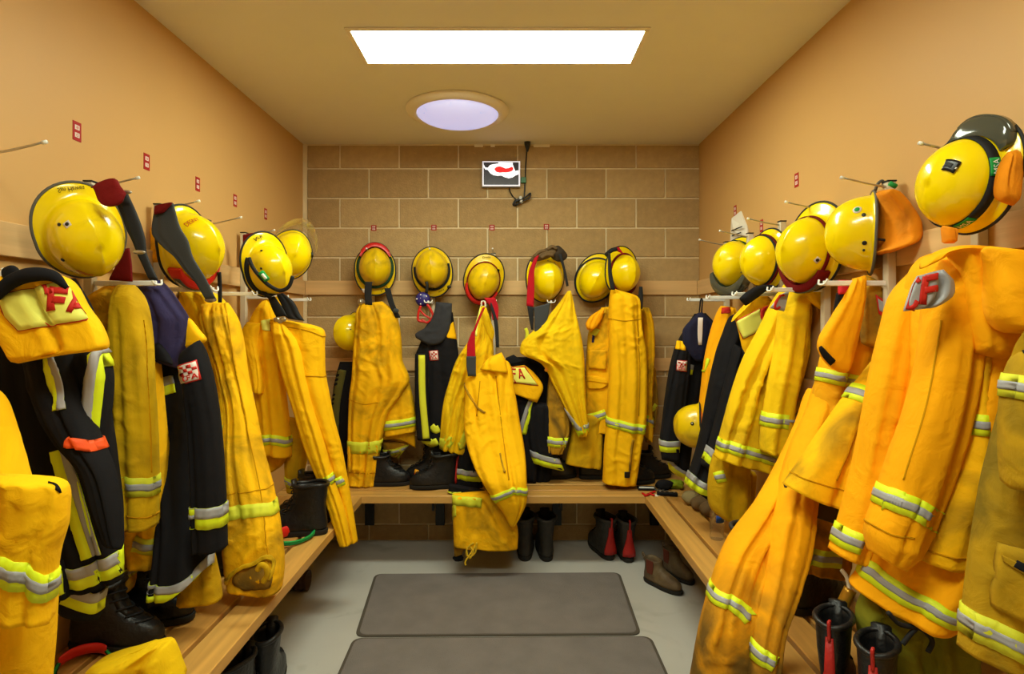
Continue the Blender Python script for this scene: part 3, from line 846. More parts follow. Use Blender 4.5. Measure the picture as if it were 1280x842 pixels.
    def plate(s, ph, lam, w, hh, ang=0, m=None, off=.0016, name='sticker', rnd=0):
        ph, lam = math.radians(ph), math.radians(lam); a = math.radians(ang)
        gu, gv = np.meshgrid(np.linspace(-w/2, w/2, 7), np.linspace(-hh/2, hh/2, 6))
        U_ = gu*math.cos(a)-gv*math.sin(a); V_ = gu*math.sin(a)+gv*math.cos(a)
        A = s.on(ph, lam, U_.ravel(), V_.ravel(), off).reshape(gu.shape+(3,)); B = s.on(ph, lam, U_.ravel(), V_.ravel(), -.002).reshape(gu.shape+(3,))
        return s.P(name, slab(A, B), m or WHITEP)
    def word(s, txt, ph, lam, w, hh, ang=0, m=None, off=.0028, name='lettering'):
        ph, lam = math.radians(ph), math.radians(lam); a = math.radians(ang)
        V, F = text2d(txt); gu = (V[:, 0]-.5)*w; gv = (V[:, 1]-.5)*hh
        s.P(name, (s.on(ph, lam, gu*math.cos(a)-gv*math.sin(a), gu*math.sin(a)+gv*math.cos(a), off), F), m or INK, smooth=False)
    def brim_word(s, txt, phc, w, hh, j=.55, m=None, flip=False):
        """writing on top of the brim, centred at angle phc"""
        V, F = text2d(txt); r0 = math.radians(phc)
        c = s.brim(np.array([r0]), j)[0]; t_ = s.brim(np.array([r0+.01]), j)[0]-c; t_ /= np.linalg.norm(t_)
        e = s.brim(np.array([r0]), j+.1)[0]-c; e /= np.linalg.norm(e); sg = -1 if flip else 1
        nrm = np.cross(e, t_); nrm = nrm*np.sign(nrm[2])
        q = c+t_*((V[:, :1]-.5)*w*sg)+e*((V[:, 1:2]-.5)*hh*sg*-1)*-1+nrm*.0035
        s.P('lettering', (q, F), m or INK, smooth=False)
    def find(s, px_, py_):
        ph, lam = np.meshgrid(np.radians(np.arange(0, 360, 2)), np.radians(np.arange(2, 88, 2)))
        P_ = np.array([s.dome(p, l) for p, l in zip(ph.ravel(), lam.ravel())]); Wd = rot(P_, s.R, s.org)
        cen = s.org+s.R[:, 2]*.04; out = Wd-cen; vis = (out*(-(Wd-np.array([0, 0, HC])))).sum(1) > 0
        d = ((proj(Wd)-[px_, py_])**2).sum(1)+np.where(vis, 0, 1e6); k_ = d.argmin()
        return math.degrees(ph.ravel()[k_]), math.degrees(lam.ravel()[k_])
    def ang(s, ph, lam, theta):
        a = s.on(math.radians(ph), math.radians(lam), [0, .01, 0], [0, 0, .01], 0); q = proj(rot(a, s.R, s.org))
        M_ = np.stack([q[1]-q[0], q[2]-q[0]], 1); d = np.array([math.cos(math.radians(theta)), -math.sin(math.radians(theta))])
        c_ = np.linalg.solve(M_, d); return math.degrees(math.atan2(c_[1], c_[0]))
    def dot_px(s, px_, py_, *a, **k): p_, l_ = s.find(px_, py_); s.dot(p_, l_, *a, **k)
    def plate_px(s, px_, py_, w, hh, th, *a, **k): p_, l_ = s.find(px_, py_); s.plate(p_, l_, w, hh, s.ang(p_, l_, th), *a, **k)
    def word_px(s, t_, px_, py_, w, hh, th, *a, **k): p_, l_ = s.find(px_, py_); s.word(t_, p_, l_, w, hh, s.ang(p_, l_, th), *a, **k)
    def goggles(s, m, lens=None, spread=58, z0=-.002, hh=.052, out=.026, phc=0):
        n = 26; ph = np.radians(np.linspace(-spread, spread, n)+phc)
        def row(o_, z): 
            e = 1-.55*np.abs(np.linspace(-1, 1, n))**3
            b_ = s.dome(ph, .12, 0); d = np.stack([np.cos(ph), np.sin(ph), 0*ph], -1)
            q = b_+d*(o_*e)[:, None]; q[:, 2] = z[0]+(z[1]-z[0])*(1-(1-e)*.5) if np.ndim(z) else z; return q
        G = np.stack([row(.004, z0), row(out, z0), row(out+.006, z0+.2*hh), row(out+.005, z0+.8*hh), row(out-.003, z0+hh), row(.004, z0+hh)], 1)
        g = s.P('goggles', loft(G), m, sharp=60)
        ph = ph[3:-3]; n = len(ph)
        e = 1-.45*np.abs(np.linspace(-.8, .8, n))**3
        def lr(o_, z):
            b_ = s.dome(ph, .12, 0); d = np.stack([np.cos(ph), np.sin(ph), 0*ph], -1); q = b_+d*(o_*e)[:, None]; q[:, 2] = z; return q
        s.P('lens', slab(np.stack([lr(out+.008, z0+.22*hh), lr(out+.0085, z0+.78*hh)], 1), np.stack([lr(out-.002, z0+.22*hh), lr(out-.002, z0+.78*hh)], 1)), lens or GREY_GOG, g)
    def chin(s, m=None, drop=.13, sway=.02, r=.005):
        s.P('chin_strap', tube([(.02, .098, 0), (.03, .09, -.05), (.02+sway, .05, -drop), (.02+sway, -.04, -drop-.01), (.03, -.09, -.05), (.02, -.098, 0)], r, 6, n=30), m or WEB)

# --- back wall
h = Helmet('leftmost full helmet on the block wall, red goggles on top and a green strap', 469, 333, 3.72, 0, 9, 0, k=1.02, shell=HELM2)
h.goggles(RED_GOG); h.flat_strap(GREENW, -.006, .016, .018); h.dot(180, 8, .004)
h.brim_word('Sxu 2', 205, .05, .016); h.P('sticker', slab(*(lambda c: (c, c-np.array([0, 0, .004])))(np.array([[(-.135, .055, -.006), (-.135, .085, -.006)], [(-.160, .050, -.0075), (-.160, .075, -.0075)]]))), WHITEP)
h = Helmet('plain yellow helmet with black strap sagging under the dome, above the round blue mask', 539.5, 336, 3.72, -3, 5, -6, k=1.02, shell=HELM2)
h.flat_strap(WEB, .002, .016, .008, arc=(1.35, 4.95)); h.dot(180, 8, .004); h.P('buckle', box(-.13, -.112, -.11, -.085, .0, .03, .004), BLACKP)
h.brim_word('xm4', 200, .04, .012)
h = Helmet('yellow helmet with thin dark red strap and red goggles below, above the centre trousers', 605, 352, 3.70, 4, -8, 196, k=1.0, shell=HELM2)
h.goggles(RED_GOG, spread=70); h.flat_strap(MAROON, .0, .008, .012); h.brim_word('Dsvtn', 190, .05, .014, flip=True); h.P('clip', box(-.10, -.08, .055, .08, .0, .02, .003), BLACKP)
h = Helmet('yellow helmet with rivets hung under brown gloves between red braces', 686, 350, 3.70, 22, -6, 178, k=1.03)
h.dot(118, 10, .004); h.dot(180, 12, .004); h.dot(150, 8, .004); h.brim_word('xnwen', 190, .05, .016, flip=True)
h = Helmet('yellow helmet turned edge on, left of the pair hung together on the block wall', 745, 349, 3.74, 4, 3, 207, k=1.03, trim=TRIM)
h.flat_strap(WEB, .018, .028, -.004)
h = Helmet('yellow helmet with maroon strap, right of the pair hung together on the block wall', 784, 341, 3.66, 36, 0, 184, k=.98)
h.goggles(MAROON, lens=BLACKP, spread=66, hh=.035, out=.018); h.flat_strap(MAROON, -.004, .012, .02)
h = Helmet('yellow helmet half hidden behind the hung yellow trousers on the block wall', 432, 415, 3.70, -60, 0, 180, k=.95, bf=.012, bb=.016, bs=.012)
h.dot(100, 30, .004)
# --- left wall
h = Helmet('largest yellow helmet on the left wall, wide grey edged brim, red and black brace beside', 112, 300, 1.66, 18, -12, 163, k=.93, bb=.046, bs=.019, bf=.014, trim=TRIMG)
h.dot_px(74, 280, .005); h.plate_px(84.5, 280, .019, .017, 40, WHITEP); h.dot_px(84.5, 280, .0055, BLACKP, .003, 'emblem'); h.dot_px(79, 325, .006)
h.brim_word('San Hawea', 178, .07, .014, flip=True); h.word_px('###', 106, 341, .045, .014, -15, REDP)
h = Helmet('yellow helmet under a wide dark grey brace on the left wall, red goggles below', 249, 309, 2.20, 46, -2, 165, k=1.06, bb=.026, bs=.018)
h.goggles(RED_GOG, spread=60); h.word_px('DESNY', 240, 277, .05, .018, 30, REDP)
h = Helmet('yellow helmet with black strap and green label in front of the clear visor helmet', 342, 337, 2.72, 34, -8, 160, k=.98, bb=.055, bs=.020)
h.dot_px(327, 313, .005); h.dot_px(327, 335, .005); h.brim_word('Ark', 185, .05, .018, flip=True); h.flat_strap(WEB, .0, .018, .008, arc=(-2.2, 1.4))
h.part('side_strap', tube([W(a, b, 2.62) for a, b in ((311, 322), (316, 334), (326, 347), (337, 357), (350, 363), (361, 358), (366, 345))], .009, 8, n=30), WEB)
h.part('label', tube([W(326, 340, 2.60), W(334, 350, 2.60)], .014, 8), GREENL); h.part('label_print', tube([W(328, 342.5, 2.592), W(333, 348.7, 2.592)], .008, 8), WHITE)
h = Helmet('yellow helmet with raised clear visor nearest the corner on the left wall', 365, 319, 3.02, 10, 0, 20, k=1.0, bf=.012, bb=.012, bs=.010)
vis = mat('clear visor', (240, 235, 225), .05, .5, trans=.9, alpha=.35)
ph_ = np.linspace(-1.15, 1.15, 18)
va = np.stack([h.dome(ph_, .15, .018)+np.array([.0, 0, .01]), h.dome(ph_, .15, .018)+np.array([.06, 0, .03])*np.cos(ph_*.9)[:, None]], 1)
h.P('visor', slab(va, va*[.985, .985, 1]), vis, label='clear visor')
for q in (-70, 70): h.dot(q, 8, .014, BLACKP, .010, 'visor_knob')
# --- right wall
h = Helmet('yellow helmet with dark goggles underneath, nearest the block wall on the right wall', 912, 328, 3.02, -36, 12, 185, k=1.0, bf=.014, bs=.012, bb=.03)
h.goggles(GREY_GOG, spread=62, out=.045, z0=-.006, hh=.06); h.strap(GREENW, z0=-.02, w=.02, off=.006); h.dot_px(928, 318, .005); h.dot_px(927, 332, .004); h.dot_px(926, 340, .003)
h = Helmet('yellow helmet with a wide black strap, between two others on the right wall', 948, 325, 2.66, -46, 2, 182, k=.97, bs=.014, bf=.014, bb=.03)
h.strap(WEB, z0=-.012, w=.024, off=.004); h.strap(MAROON, z0=-.006, w=.007, off=.006, name='strap_stitching')
h = Helmet('yellow helmet with a red strap and dark red goggles on the right wall', 1001, 312, 2.22, -44, 4, 192, k=1.06, bs=.022)
h.strap(MAROON, z0=-.010, w=.014, off=.005); h.goggles(MAROON, spread=60, lens=GREY_GOG); h.plate_px(1021, 325, .02, .018, 45, WHITEP); h.dot_px(1021, 325, .006, BLACKP, .003, 'emblem')
h = Helmet('yellow helmet showing its pale printed brim above the red strapped helmet on the right wall', 1020, 289, 2.34, -46, 6, 185, k=1.0, bb=.06, trim=TRIMG)
h.brim_word('Ihx tu', 178, .06, .02, j=.6, flip=True, m=mat('faded print', (190, 190, 110), .5, .3))
h = Helmet('round yellow helmet seen from the side with green badge and an orange neck flap', 1064, 291, 1.97, -84, 2, 183, k=1.02, bf=.014, bb=.014, bs=.014, droop=.004, ridge=.001, trim=TRIMG)
h.dot_px(1071, 262, .013, WHITEP, .001, 'badge'); h.dot_px(1071, 262, .008, GREENL, .0022, 'leaf_emblem')
h.dot_px(1080, 268, .006); h.dot_px(1081, 303, .007); h.dot_px(1080, 312, .004); h.chin(drop=.06, r=.004)
HR4 = h
h = Helmet('largest yellow helmet on the right wall, wide black strap with green lettered labels', 1190, 228, 1.42, -42, 6, 198, k=.90, bb=.050, bs=.026, bf=.014, ridge=.002, droop=.02)
h.strap(WEB, z0=-.012, w=.028, off=.004)
HR5 = h
h.plate_px(1189, 207, .034, .028, -10, BLACKP, .005, 'emblem'); h.plate_px(1187, 206, .018, .010, -10, WEBG, .007, 'emblem_inset'); h.dot_px(1196, 211, .003, STEEL, .0075)
ps = np.arange(0, 360, 2.); sp = np.array([h.dome(math.radians(p_), .25, .007) for p_ in ps]); spx = proj(rot(sp, h.R, h.org))
for (qx, qy, th_) in ((1238, 207, 84), (1205, 279, 45)):
    p_ = ps[((spx-[qx, qy])**2).sum(1).argmin()]; l_ = 14.5
    h.plate(p_, l_, .046, .027, 0, GREENL, .0055, 'strap_label')
    a0 = h.ang(p_, l_, th_); a0 = 0 if abs(a0) < 90 else 180
    h.word('MSA', p_, l_, .036, .016, a0, WHITE, .0072)
h.goggles(GREY_GOG, spread=42, phc=180, out=.05, z0=-.03, hh=.04)
h = Helmet('yellow helmet hanging low on its side with an orange liner beside the small black jacket', 862, 532, 3.12, -92, -6, 190, k=.95, bf=.010, bs=.012, bb=.012, shell=HELM2, liner=False, trim=TRIM)
h.dot(95, 14, .010); h.dot(95, 14, .0045, STEEL, .006, 'knob')
h.P('liner', lathe([(.02, .06), (.07, .045), (.10, .0), (.108, -.035), (.10, -.05), (.085, -.02), (.055, .02), (.01, .04)], 24), fabric('orange liner', (240, 120, 40)))

# ================================================================== boots
def boot(label, loc, ang, H=.25, style='laced', m=None, k=1., red=False, tilt=0., name='boot', group='boots', cat='boot', face=1):
    """toe points along ang (degrees, 0 = +x). origin at the heel, on the ground"""
    m = m or LEATHER; loc = np.asarray(loc, float)
    t = Thing(name, label, cat, loc, group)
    R = Rz(math.radians(ang))@Ry(math.radians(tilt))*k
    def P(n, VF, mm, **kk): return t.part(n, (rot(VF[0], R, loc), VF[1]), mm, **kk)
    n = 32; a = np.linspace(0, 2*math.pi, n, endpoint=False)
    def ring(z, x0, x1, w, sq=2.5, wig=0.):
        c, s_ = np.cos(a), np.sin(a)
        r_ = (np.abs(c)**sq+np.abs(s_)**sq)**(-1/sq)
        x = (x0+x1)/2+(x1-x0)/2*r_*c
        foot = np.clip((x1-x0-.15)/.13, 0, 1)
        ww = w*(1-.16*foot*np.exp(-((x-.10)/.05)**2))*(1-.10*foot*(x < .06))
        y = ww*r_*s_
        return np.stack([x, y, z+wig*np.cos(a*3)+0*x], -1)
    if style == 'laced':
        S = [(.022, .004, .286, .048), (.040, .001, .290, .051), (.062, .001, .286, .050), (.082, .004, .268, .047), (.098, .006, .235, .044),
             (.115, .008, .200, .042), (.135, .009, .172, .042), (.16, .008, .158, .044), (.19, .003, .156, .047), (H-.02, -.001, .158, .052), (H-.006, -.003, .162, .055), (H, -.001, .160, .053)]
    else:
        S = [(.022, .004, .282, .046), (.040, .001, .286, .049), (.060, .002, .280, .047), (.076, .005, .255, .044), (.090, .008, .215, .041),
             (.105, .010, .170, .039), (.125, .011, .145, .038), (H-.02, .006, .138, .041), (H-.004, .004, .138, .042), (H, .006, .136, .040)]
    S = [s_ for s_ in S if s_[0] <= H+1e-6]
    rings = [ring(*s_, wig=.004 if i > len(S)-3 else 0) for i, s_ in enumerate(S)]
    z0, x0, x1, w = S[-1]
    for dz, ins in ((-.002, .006), (-.03, .009), (-.08, .014), (-.10, .03)):
        rings.append(ring(H+dz, x0+ins, x1-ins, w-ins))
    P('upper', loft(np.array(rings)), m)
    so = [ring(0, .004, .280, .046), ring(.004, .0, .290, .050), ring(.020, -.003, .294, .053), ring(.026, -.001, .291, .052)]
    P('sole', loft(np.array(so)), SOLE, sharp=40)
    if style == 'laced':
        P('collar', tube(ring(H-.004, S[-1][1], S[-1][2], S[-1][3], wig=.004), .009, 8, closed=True), m)
        P('tongue', loft(np.array([[(x_, y_, z_) for x_, y_ in ((xx-.012, -.028), (xx, -.02), (xx+.003, 0), (xx, .02), (xx-.012, .028), (xx-.016, 0))] for z_, xx in ((.10, .222), (.13, .176), (.17, .158), (.21, .158), (H+.018, .168))])), m)
        V = []
        for i, (z_, xx) in enumerate(((.092, .246), (.11, .214), (.13, .186), (.155, .166), (.18, .162), (.205, .163), (.23, .165))):
            if z_ > H-.01: break
            P('lace', tube([(xx-.022, -.034, z_), (xx+.004, -.015, z_+.004), (xx+.004, .015, z_-.004), (xx-.022, .034, z_)], .003, 6, n=10), WEB)
    else:
        for sd in (-1, 1):
            P('elastic_panel', slab(*(lambda G: (G, G-np.array([0, sd*.004, 0])))(np.array([[(.052, sd*.0415, .075), (.092, sd*.0415, .075)], [(.045, sd*.0425, .11), (.10, sd*.0425, .11)], [(.048, sd*.0445, H-.004), (.102, sd*.0445, H-.004)]]))), ELASTIC, smooth=False)
        P('pull_tab', tube([(.010, 0, H-.02), (-.012, 0, H+.012), (-.020, 0, H+.004), (-.002, 0, H-.035)], .005, 6, n=12), m)
    if red:
        P('pull_tab', tube([(-.004, 0, H-.05), (-.010, 0, H-.01), (-.012, 0, H+.012), (.004, 0, H+.010)], .0055, 6, n=14), BOOTRED)
        G = np.array([[(-.006, y_*.5, H-.04) for y_ in (-.022, -.011, 0, .011, .022)], [(-.004, y_*.7, .14) for y_ in (-.022, -.011, 0, .011, .022)], [(-.0055+abs(y_)*.1, y_, .06) for y_ in (-.036, -.018, 0, .018, .036)], [(-.006+abs(y_)*.1, y_, .035) for y_ in (-.036, -.018, 0, .018, .036)]])
        G[:, :, 0] += np.abs(G[:, :, 1])*.25
        P('heel_panel', slab(G, G+np.array([.008, 0, 0])), BOOTRED)
    return t
def gnd(px_, py_, z=0.):
    Y = (HC-z)*FPX/(py_-402); return np.array([(px_-640)*Y/FPX, Y, z])
FB = 'boots standing on the floor'
boot('black lace boot on the floor under the back bench, left one of the plain pair', gnd(656, 702), 88, .225, k=1.14, m=LEATHER_D, group=FB)
boot('black lace boot on the floor under the back bench, right one of the plain pair', gnd(684, 702.5), 92, .225, k=1.14, m=LEATHER_D, group=FB)
boot('black boot with red heel panel under the back bench, left one of its pair', gnd(764, 701), 104, .225, k=1.1, m=LEATHER_D, red=True, group=FB)
boot('black boot with red heel panel under the back bench, right one of its pair', gnd(787, 704), 93, .225, k=1.1, m=LEATHER_D, red=True, group=FB)
boot('worn brown slip-on boot on the floor, nearer the mat, elastic side showing', gnd(806, 724), -52, .165, 'slip', BROWNL, k=.86, group=FB)
boot('worn brown slip-on boot on the floor, behind its partner under the right bench', gnd(830, 710), -66, .165, 'slip', BROWNL, k=.86, group=FB)
boot('black boot on the floor under the left bench, further of the two', (-.955, 2.20, 0), 100, .255, group=FB)
boot('black boot on the floor under the left bench, nearer of the two', (-1.02, 2.02, 0), 80, .255, group=FB)
BB = 'boots standing on the benches'
zb = .4505
boot('black lace boot on the left bench near the corner, in front of its partner', (-.895, 2.80, zb), 184, .245, group=BB)
boot('black lace boot on the left bench near the corner, behind its partner', (-.93, 2.955, zb), 172, .245, group=BB)
boot('large black boot on the left bench below the coats, toe pointing into the room', (-1.385, 1.97, zb), 3, .21, k=1.0, m=LEATHER, group=BB)
boot('large black boot on the left bench below the mustard jacket, nearer the doorway', (-1.39, 1.82, zb), 0, .21, k=1.0, group=BB)
boot('black boot on the left bench tucked behind the hung trousers', (-1.33, 2.36, zb), 4, .235, group=BB)
boot('black lace boot on the back bench below the orange trousers, toe to the right', (-.93, 3.62, zb), 4, .19, group=BB)
boot('black lace boot on the back bench behind the orange trousers', (-1.0, 3.76, zb), 6, .19, group=BB)
boot('black boot with red heel pull on the back bench below the small black jacket', (-.34, 3.58, zb), 186, .21, red=True, group=BB)
boot('black boot on the back bench behind the one with the red heel pull', (-.40, 3.72, zb), 178, .24, group=BB)
boot('dark boot on the back bench below the bright yellow jacket', (.14, 3.76, zb), 12, .17, m=LEATHER_D, group=BB)
boot('dark boot on the back bench behind the soiled trousers', (.44, 3.78, zb), 4, .17, group=BB)
boot('dark boot on the back bench behind the trousers with the black zip end', (.62, 3.66, zb), 5, .18, group=BB)
boot('dark boot in the deep shadow at the right end of the back bench', (.76, 3.80, zb), 3, .17, group=BB)
boot('black boot with red heel tab on the right bench, left one of the nearest pair', (.825, 1.50, zb), 52, .29, red=True, k=.82, group=BB)
boot('black boot with red heel tab on the right bench, right one of the nearest pair', (.860, 1.375, zb), 50, .29, red=True, k=.82, group=BB)
boot('black boot in shadow on the right bench under the soiled yellow jacket', (.985, 2.02, zb), 30, .19, group=BB)
boot('black boot lying in shadow on the right bench beside the long trousers', (.90, 2.30, zb), 40, .2, m=LEATHER_D, group=BB)

# ================================================================== small things
def blob(R_, c, seed=0, amp=.12, n=26, k=18, R=None):
    r = np.random.RandomState(seed); ph = r.uniform(0, 6.28, 12); rings = []
    for lat in np.linspace(-88, 88, k):
        la = math.radians(lat); a = np.linspace(0, 2*math.pi, n, endpoint=False)
        q = 1+amp*(np.sin(3*a+ph[0]+2*la)*.5+np.sin(5*a+ph[1]-3*la)*.3+np.sin(8*a+ph[2]+5*la)*.2)*math.cos(la)
        p = np.stack([np.cos(la)*np.cos(a)*q*R_[0], np.cos(la)*np.sin(a)*q*R_[1], np.full(n, math.sin(la)*R_[2])*q], -1); rings.append(p)
    V, F = loft(np.array(rings)); 
    if R is not None: V = rot(V, R)
    return V+np.asarray(c), F
# water bottle
c = gnd(896, 673, zb)
t = Thing('water_bottle', 'clear plastic water bottle with a torn blue label on the right bench', 'bottle', c)
clear = mat('clear plastic', (235, 240, 240), .04, .5, trans=.96, ior=1.2, alpha=.4)
t.part('bottle_body', lathe([(.004, .001), (.028, .0), (.032, .006), (.032, .03), (.030, .036), (.0325, .044), (.0325, .075), (.030, .082), (.0325, .09), (.032, .12), (.024, .145), (.013, .162), (.012, .175)], 28, c), clear)
t.part('cap', lathe([(.001, .174), (.0145, .174), (.0145, .188), (.001, .189)], 20, c), WHITE, sharp=40)
aa = np.linspace(-1.0, .7, 12)
G = np.stack([np.stack([.0335*np.cos(aa-1.0), .0335*np.sin(aa-1.0), np.full(12, z_)], -1) for z_ in (.085, .118)])+c
t.part('label', slab(G, G*1.0+np.array([0, .001, 0])), mat('blue label', (40, 80, 170), .5, .3))
# red, blue goggles
def goggle_thing(label, c, ang, m1, m2, k=1., tilt=0):
    t = Thing('safety_goggles', label, 'goggles', c, 'goggles lying on the benches')
    R = Rz(math.radians(ang))@Rx(math.radians(tilt))*k
    def P(n, VF, mm): t.part(n, (rot(VF[0], R, c), VF[1]), mm)
    a = np.linspace(-1.25, 1.25, 18)
    arc = np.stack([.085*np.sin(a), .06*np.cos(a)-.03, 0*a+.03], -1)
    rings = np.array([[p+np.array([0, .012*math.cos(q)*1.0, .026*math.sin(q)]) for q in np.linspace(0, 2*math.pi, 12, endpoint=False)] for p in arc])
    P('frame', loft(rings), m1)
    arc2 = arc*[.93, 1.0, 1]+[0, .009, 0]
    P('lens', loft(np.array([[p+np.array([0, .007*math.cos(q), .018*math.sin(q)]) for q in np.linspace(0, 2*math.pi, 8, endpoint=False)] for p in arc2])), GREY_GOG)
    s_ = [(-.08, -.01, .03), (-.09, -.06, .02), (-.03, -.09, .012), (.05, -.085, .014), (.095, -.05, .02), (.08, -.01, .03)]
    P('strap', tube(s_, .009, 6, n=24), m2)
    P('strap_lining', tube([np.array(q)+[0, -.006, .008] for q in s_], .005, 6, n=24), GREENL)
goggle_thing('red goggles with a green strap on the left bench beside the black boots', gnd(362, 674, zb)+[0, 0, .002], 60, RED_GOG, mat('green elastic', (20, 140, 80), .6, .3), 1.0)
goggle_thing('red goggles with a dark green strap in the shadow under the long black coat', W(104, 812, 1.74)*[1, 1, 0]+[0, 0, .455], 35, RED_GOG, GREENW, .72, 20)
# brown roll under the left bench
c = gnd(372, 738)
t = Thing('rolled_leather', 'rolled brown ribbed leather lying on the floor under the left bench', 'leather roll', c)
rg = []
for i, x in enumerate(np.linspace(-.13, .06, 22)):
    r_ = .052+.004*math.sin(i*1.9); a = np.linspace(0, 2*math.pi, 24, endpoint=False)
    rg.append(np.stack([np.full(24, x), .9*r_*np.cos(a), r_*np.sin(a)+.058], -1))
for x, r_ in ((.058, .044), (.03, .040)):
    rg.append(np.stack([np.full(24, x), r_*np.cos(a), r_*np.sin(a)+.058], -1))
t.part('roll', (rot(loft(np.array(rg))[0], np.eye(3), c), loft(np.array(rg))[1]), mat('dark brown leather', (74, 52, 42), .6, .4, bump=.4))
# round mask hanging under the second helmet: blue disc, red straps
c = W(530, 378, 3.68)
t = Thing('harness_mask', 'round blue spotted filter with red straps hanging under the second helmet', 'mask', c)
Rm = np.array([[1., 0, 0], [0, 0, -1], [0, 1, 0]])
t.part('filter', (rot(lathe([(.002, .028), (.03, .026), (.045, .014), (.048, -.008), (.002, -.012)], 28)[0], Rm, W(528.5, 374, 3.68)), lathe([(.002, .028), (.03, .026), (.045, .014), (.048, -.008), (.002, -.012)], 28)[1]), mat('blue plastic', (40, 34, 110), .35, .5))
for a_, r_ in ((.6, .033), (1.9, .03), (3.1, .034), (4.4, .031), (5.5, .02), (2.5, .012)):
    p = W(528.5, 374, 3.68)+np.array([r_*math.cos(a_), -.024, r_*math.sin(a_)])
    t.part('spot', blob((.005, .004, .005), p, n=10, k=6), WHITE)
for P_, w_ in (([(526, 382), (523, 391), (523, 400), (530, 402)], .008), ([(534, 380), (539, 388), (541, 396), (534, 403), (527, 399)], .008), ([(524, 386), (530, 393), (538, 398)], .006)):
    t.part('strap', tube([W(a_, b_, 3.66) for a_, b_ in P_], w_, 8, n=20), RED_GOG)
t.part('hose', tube([W(a_, b_, 3.67) for a_, b_ in ((533, 366), (534, 358), (533, 352))], .010, 8, n=8), BLACKP)
# gloves over the helmet between the red braces
t = Thing('work_gloves', 'pair of brown leather gloves draped over the helmet between the red braces', 'gloves', W(686, 316, 3.64))
t.part('glove', blob((.095, .03, .032), W(681, 317.5, 3.64), 4, .22, R=Ry(-.35)), BROWNG)
t.part('glove', blob((.06, .035, .045), W(697, 317, 3.66), 9, .25, R=Ry(.7)), fabric('dark glove', (60, 50, 40)))
for P_ in ([(668, 321), (674, 315), (682, 313)], [(684, 312), (690, 308), (696, 311)], [(676, 322), (684, 318), (692, 319)]):
    t.part('finger', tube([W(a_, b_, 3.615) for a_, b_ in P_], .011, 8, n=10), BROWNG)
# things at the corner of the right bench
t = Thing('card_wallet', 'thin black wallet with a white edge on the back bench by the right corner', 'wallet', gnd(808, 611, zb))
t.part('cover', (rot(box(-.055, .055, -.03, .03, 0, .012, .003)[0], Rz(-.1), gnd(808, 611, zb)), box(-.055, .055, -.03, .03, 0, .012, .003)[1]), BLACKP, smooth=False)
t.part('card', (rot(box(-.045, .045, -.022, .0, .0115, .0135)[0], Rz(-.1), gnd(808, 611, zb)), box(-.045, .045, -.022, .0, .0115, .0135)[1]), WHITE, smooth=False)
t = Thing('lanyard', 'flat red lanyard lying on the bench beside the black wallet', 'lanyard', gnd(812, 617, zb))
for k_, P_ in enumerate(([(803, 616), (808, 619), (813, 616), (819, 614)], [(806, 619.5), (812, 617), (818, 619)])):
    t.part('ribbon', tube([gnd(a_, b_, zb+.006) for a_, b_ in P_], .006, 6, n=12), mat('red nylon', (200, 30, 30), .5, .3))
t = Thing('paper_tag', 'small cream paper tag on the bench between the lanyard and the keys', 'tag', gnd(821, 619, zb))
t.part('card', (rot(box(-.02, .02, -.016, .016, 0, .002)[0], Rz(.6), gnd(821, 619, zb)), box(-.02, .02, -.016, .016, 0, .002)[1]), PAPER, smooth=False)
t = Thing('black_pouch', 'soft black pouch on the bench corner behind the keys', 'pouch', gnd(830, 611, zb))
t.part('bag', blob((.055, .035, .032), gnd(830, 611, zb)+[0, 0, .026], 5, .2), BLACKF)
t = Thing('folding_tool', 'black folding tool with steel rivets on the bench corner', 'tool', gnd(834, 619, zb))
t.part('handle', (rot(box(-.06, .06, -.013, .013, 0, .024, .005)[0], Rz(-.25), gnd(834, 619.5, zb)), box(-.06, .06, -.013, .013, 0, .024, .005)[1]), BLACKP)
for k_ in range(4): t.part('rivet', blob((.005, .005, .004), gnd(834, 619.5, zb)+[-.04+.026*k_, .010-.007*k_, .025], n=10, k=6), STEEL)
t = Thing('key_bunch', 'bunch of steel keys on a ring beside the black pouch', 'keys', gnd(828, 615, zb))
t.part('ring', tube([gnd(828, 615, zb)+[.014*math.cos(a_), .014*math.sin(a_), .004] for a_ in np.linspace(0, 6.28, 14)], .002, 6), STEEL)
for k_ in range(4):
    VF = box(0, .045, -.006, .006, 0, .002); t.part('key', (rot(VF[0], Rz(.5+k_*.7), gnd(828, 615, zb)+[0, 0, .003+.002*k_]), VF[1]), STEEL, smooth=False)
t = Thing('green_gloves', 'crumpled lime green cloth on the bench corner under the small black jacket', 'cloth', gnd(844, 612, zb))
t.part('cloth', blob((.05, .04, .028), gnd(845, 610, zb)+[0, 0, .024], 8, .3), fabric('lime green cloth', (130, 150, 30)))
c = gnd(873, 634, zb)
t = Thing('leather_gloves', 'rolled brown leather gloves on the right bench behind the water bottle', 'gloves', c)
for k_, (a_, b_, s_) in enumerate(((864, 630, 3), (876, 638, 6), (886, 645, 2))):
    t.part('roll', blob((.05, .05, .038), gnd(a_, b_, zb)+[0, 0, .038], s_, .15), BROWNG if k_ else fabric('pale glove cuff', (140, 124, 84)))
t = Thing('small_torch', 'tiny red and yellow torch on the back bench beside the boot toe', 'torch', gnd(521, 606, zb))
t.part('handle', tube([gnd(520, 606, zb)+[0, 0, .014], gnd(520, 606, zb)+[0, 0, .075]], .012, 10), REDP)
t.part('head', tube([gnd(520, 606, zb)+[0, 0, .075], gnd(520, 606, zb)+[.006, 0, .095]], .014, 10), mat('orange plastic', (240, 160, 20), .4, .5))
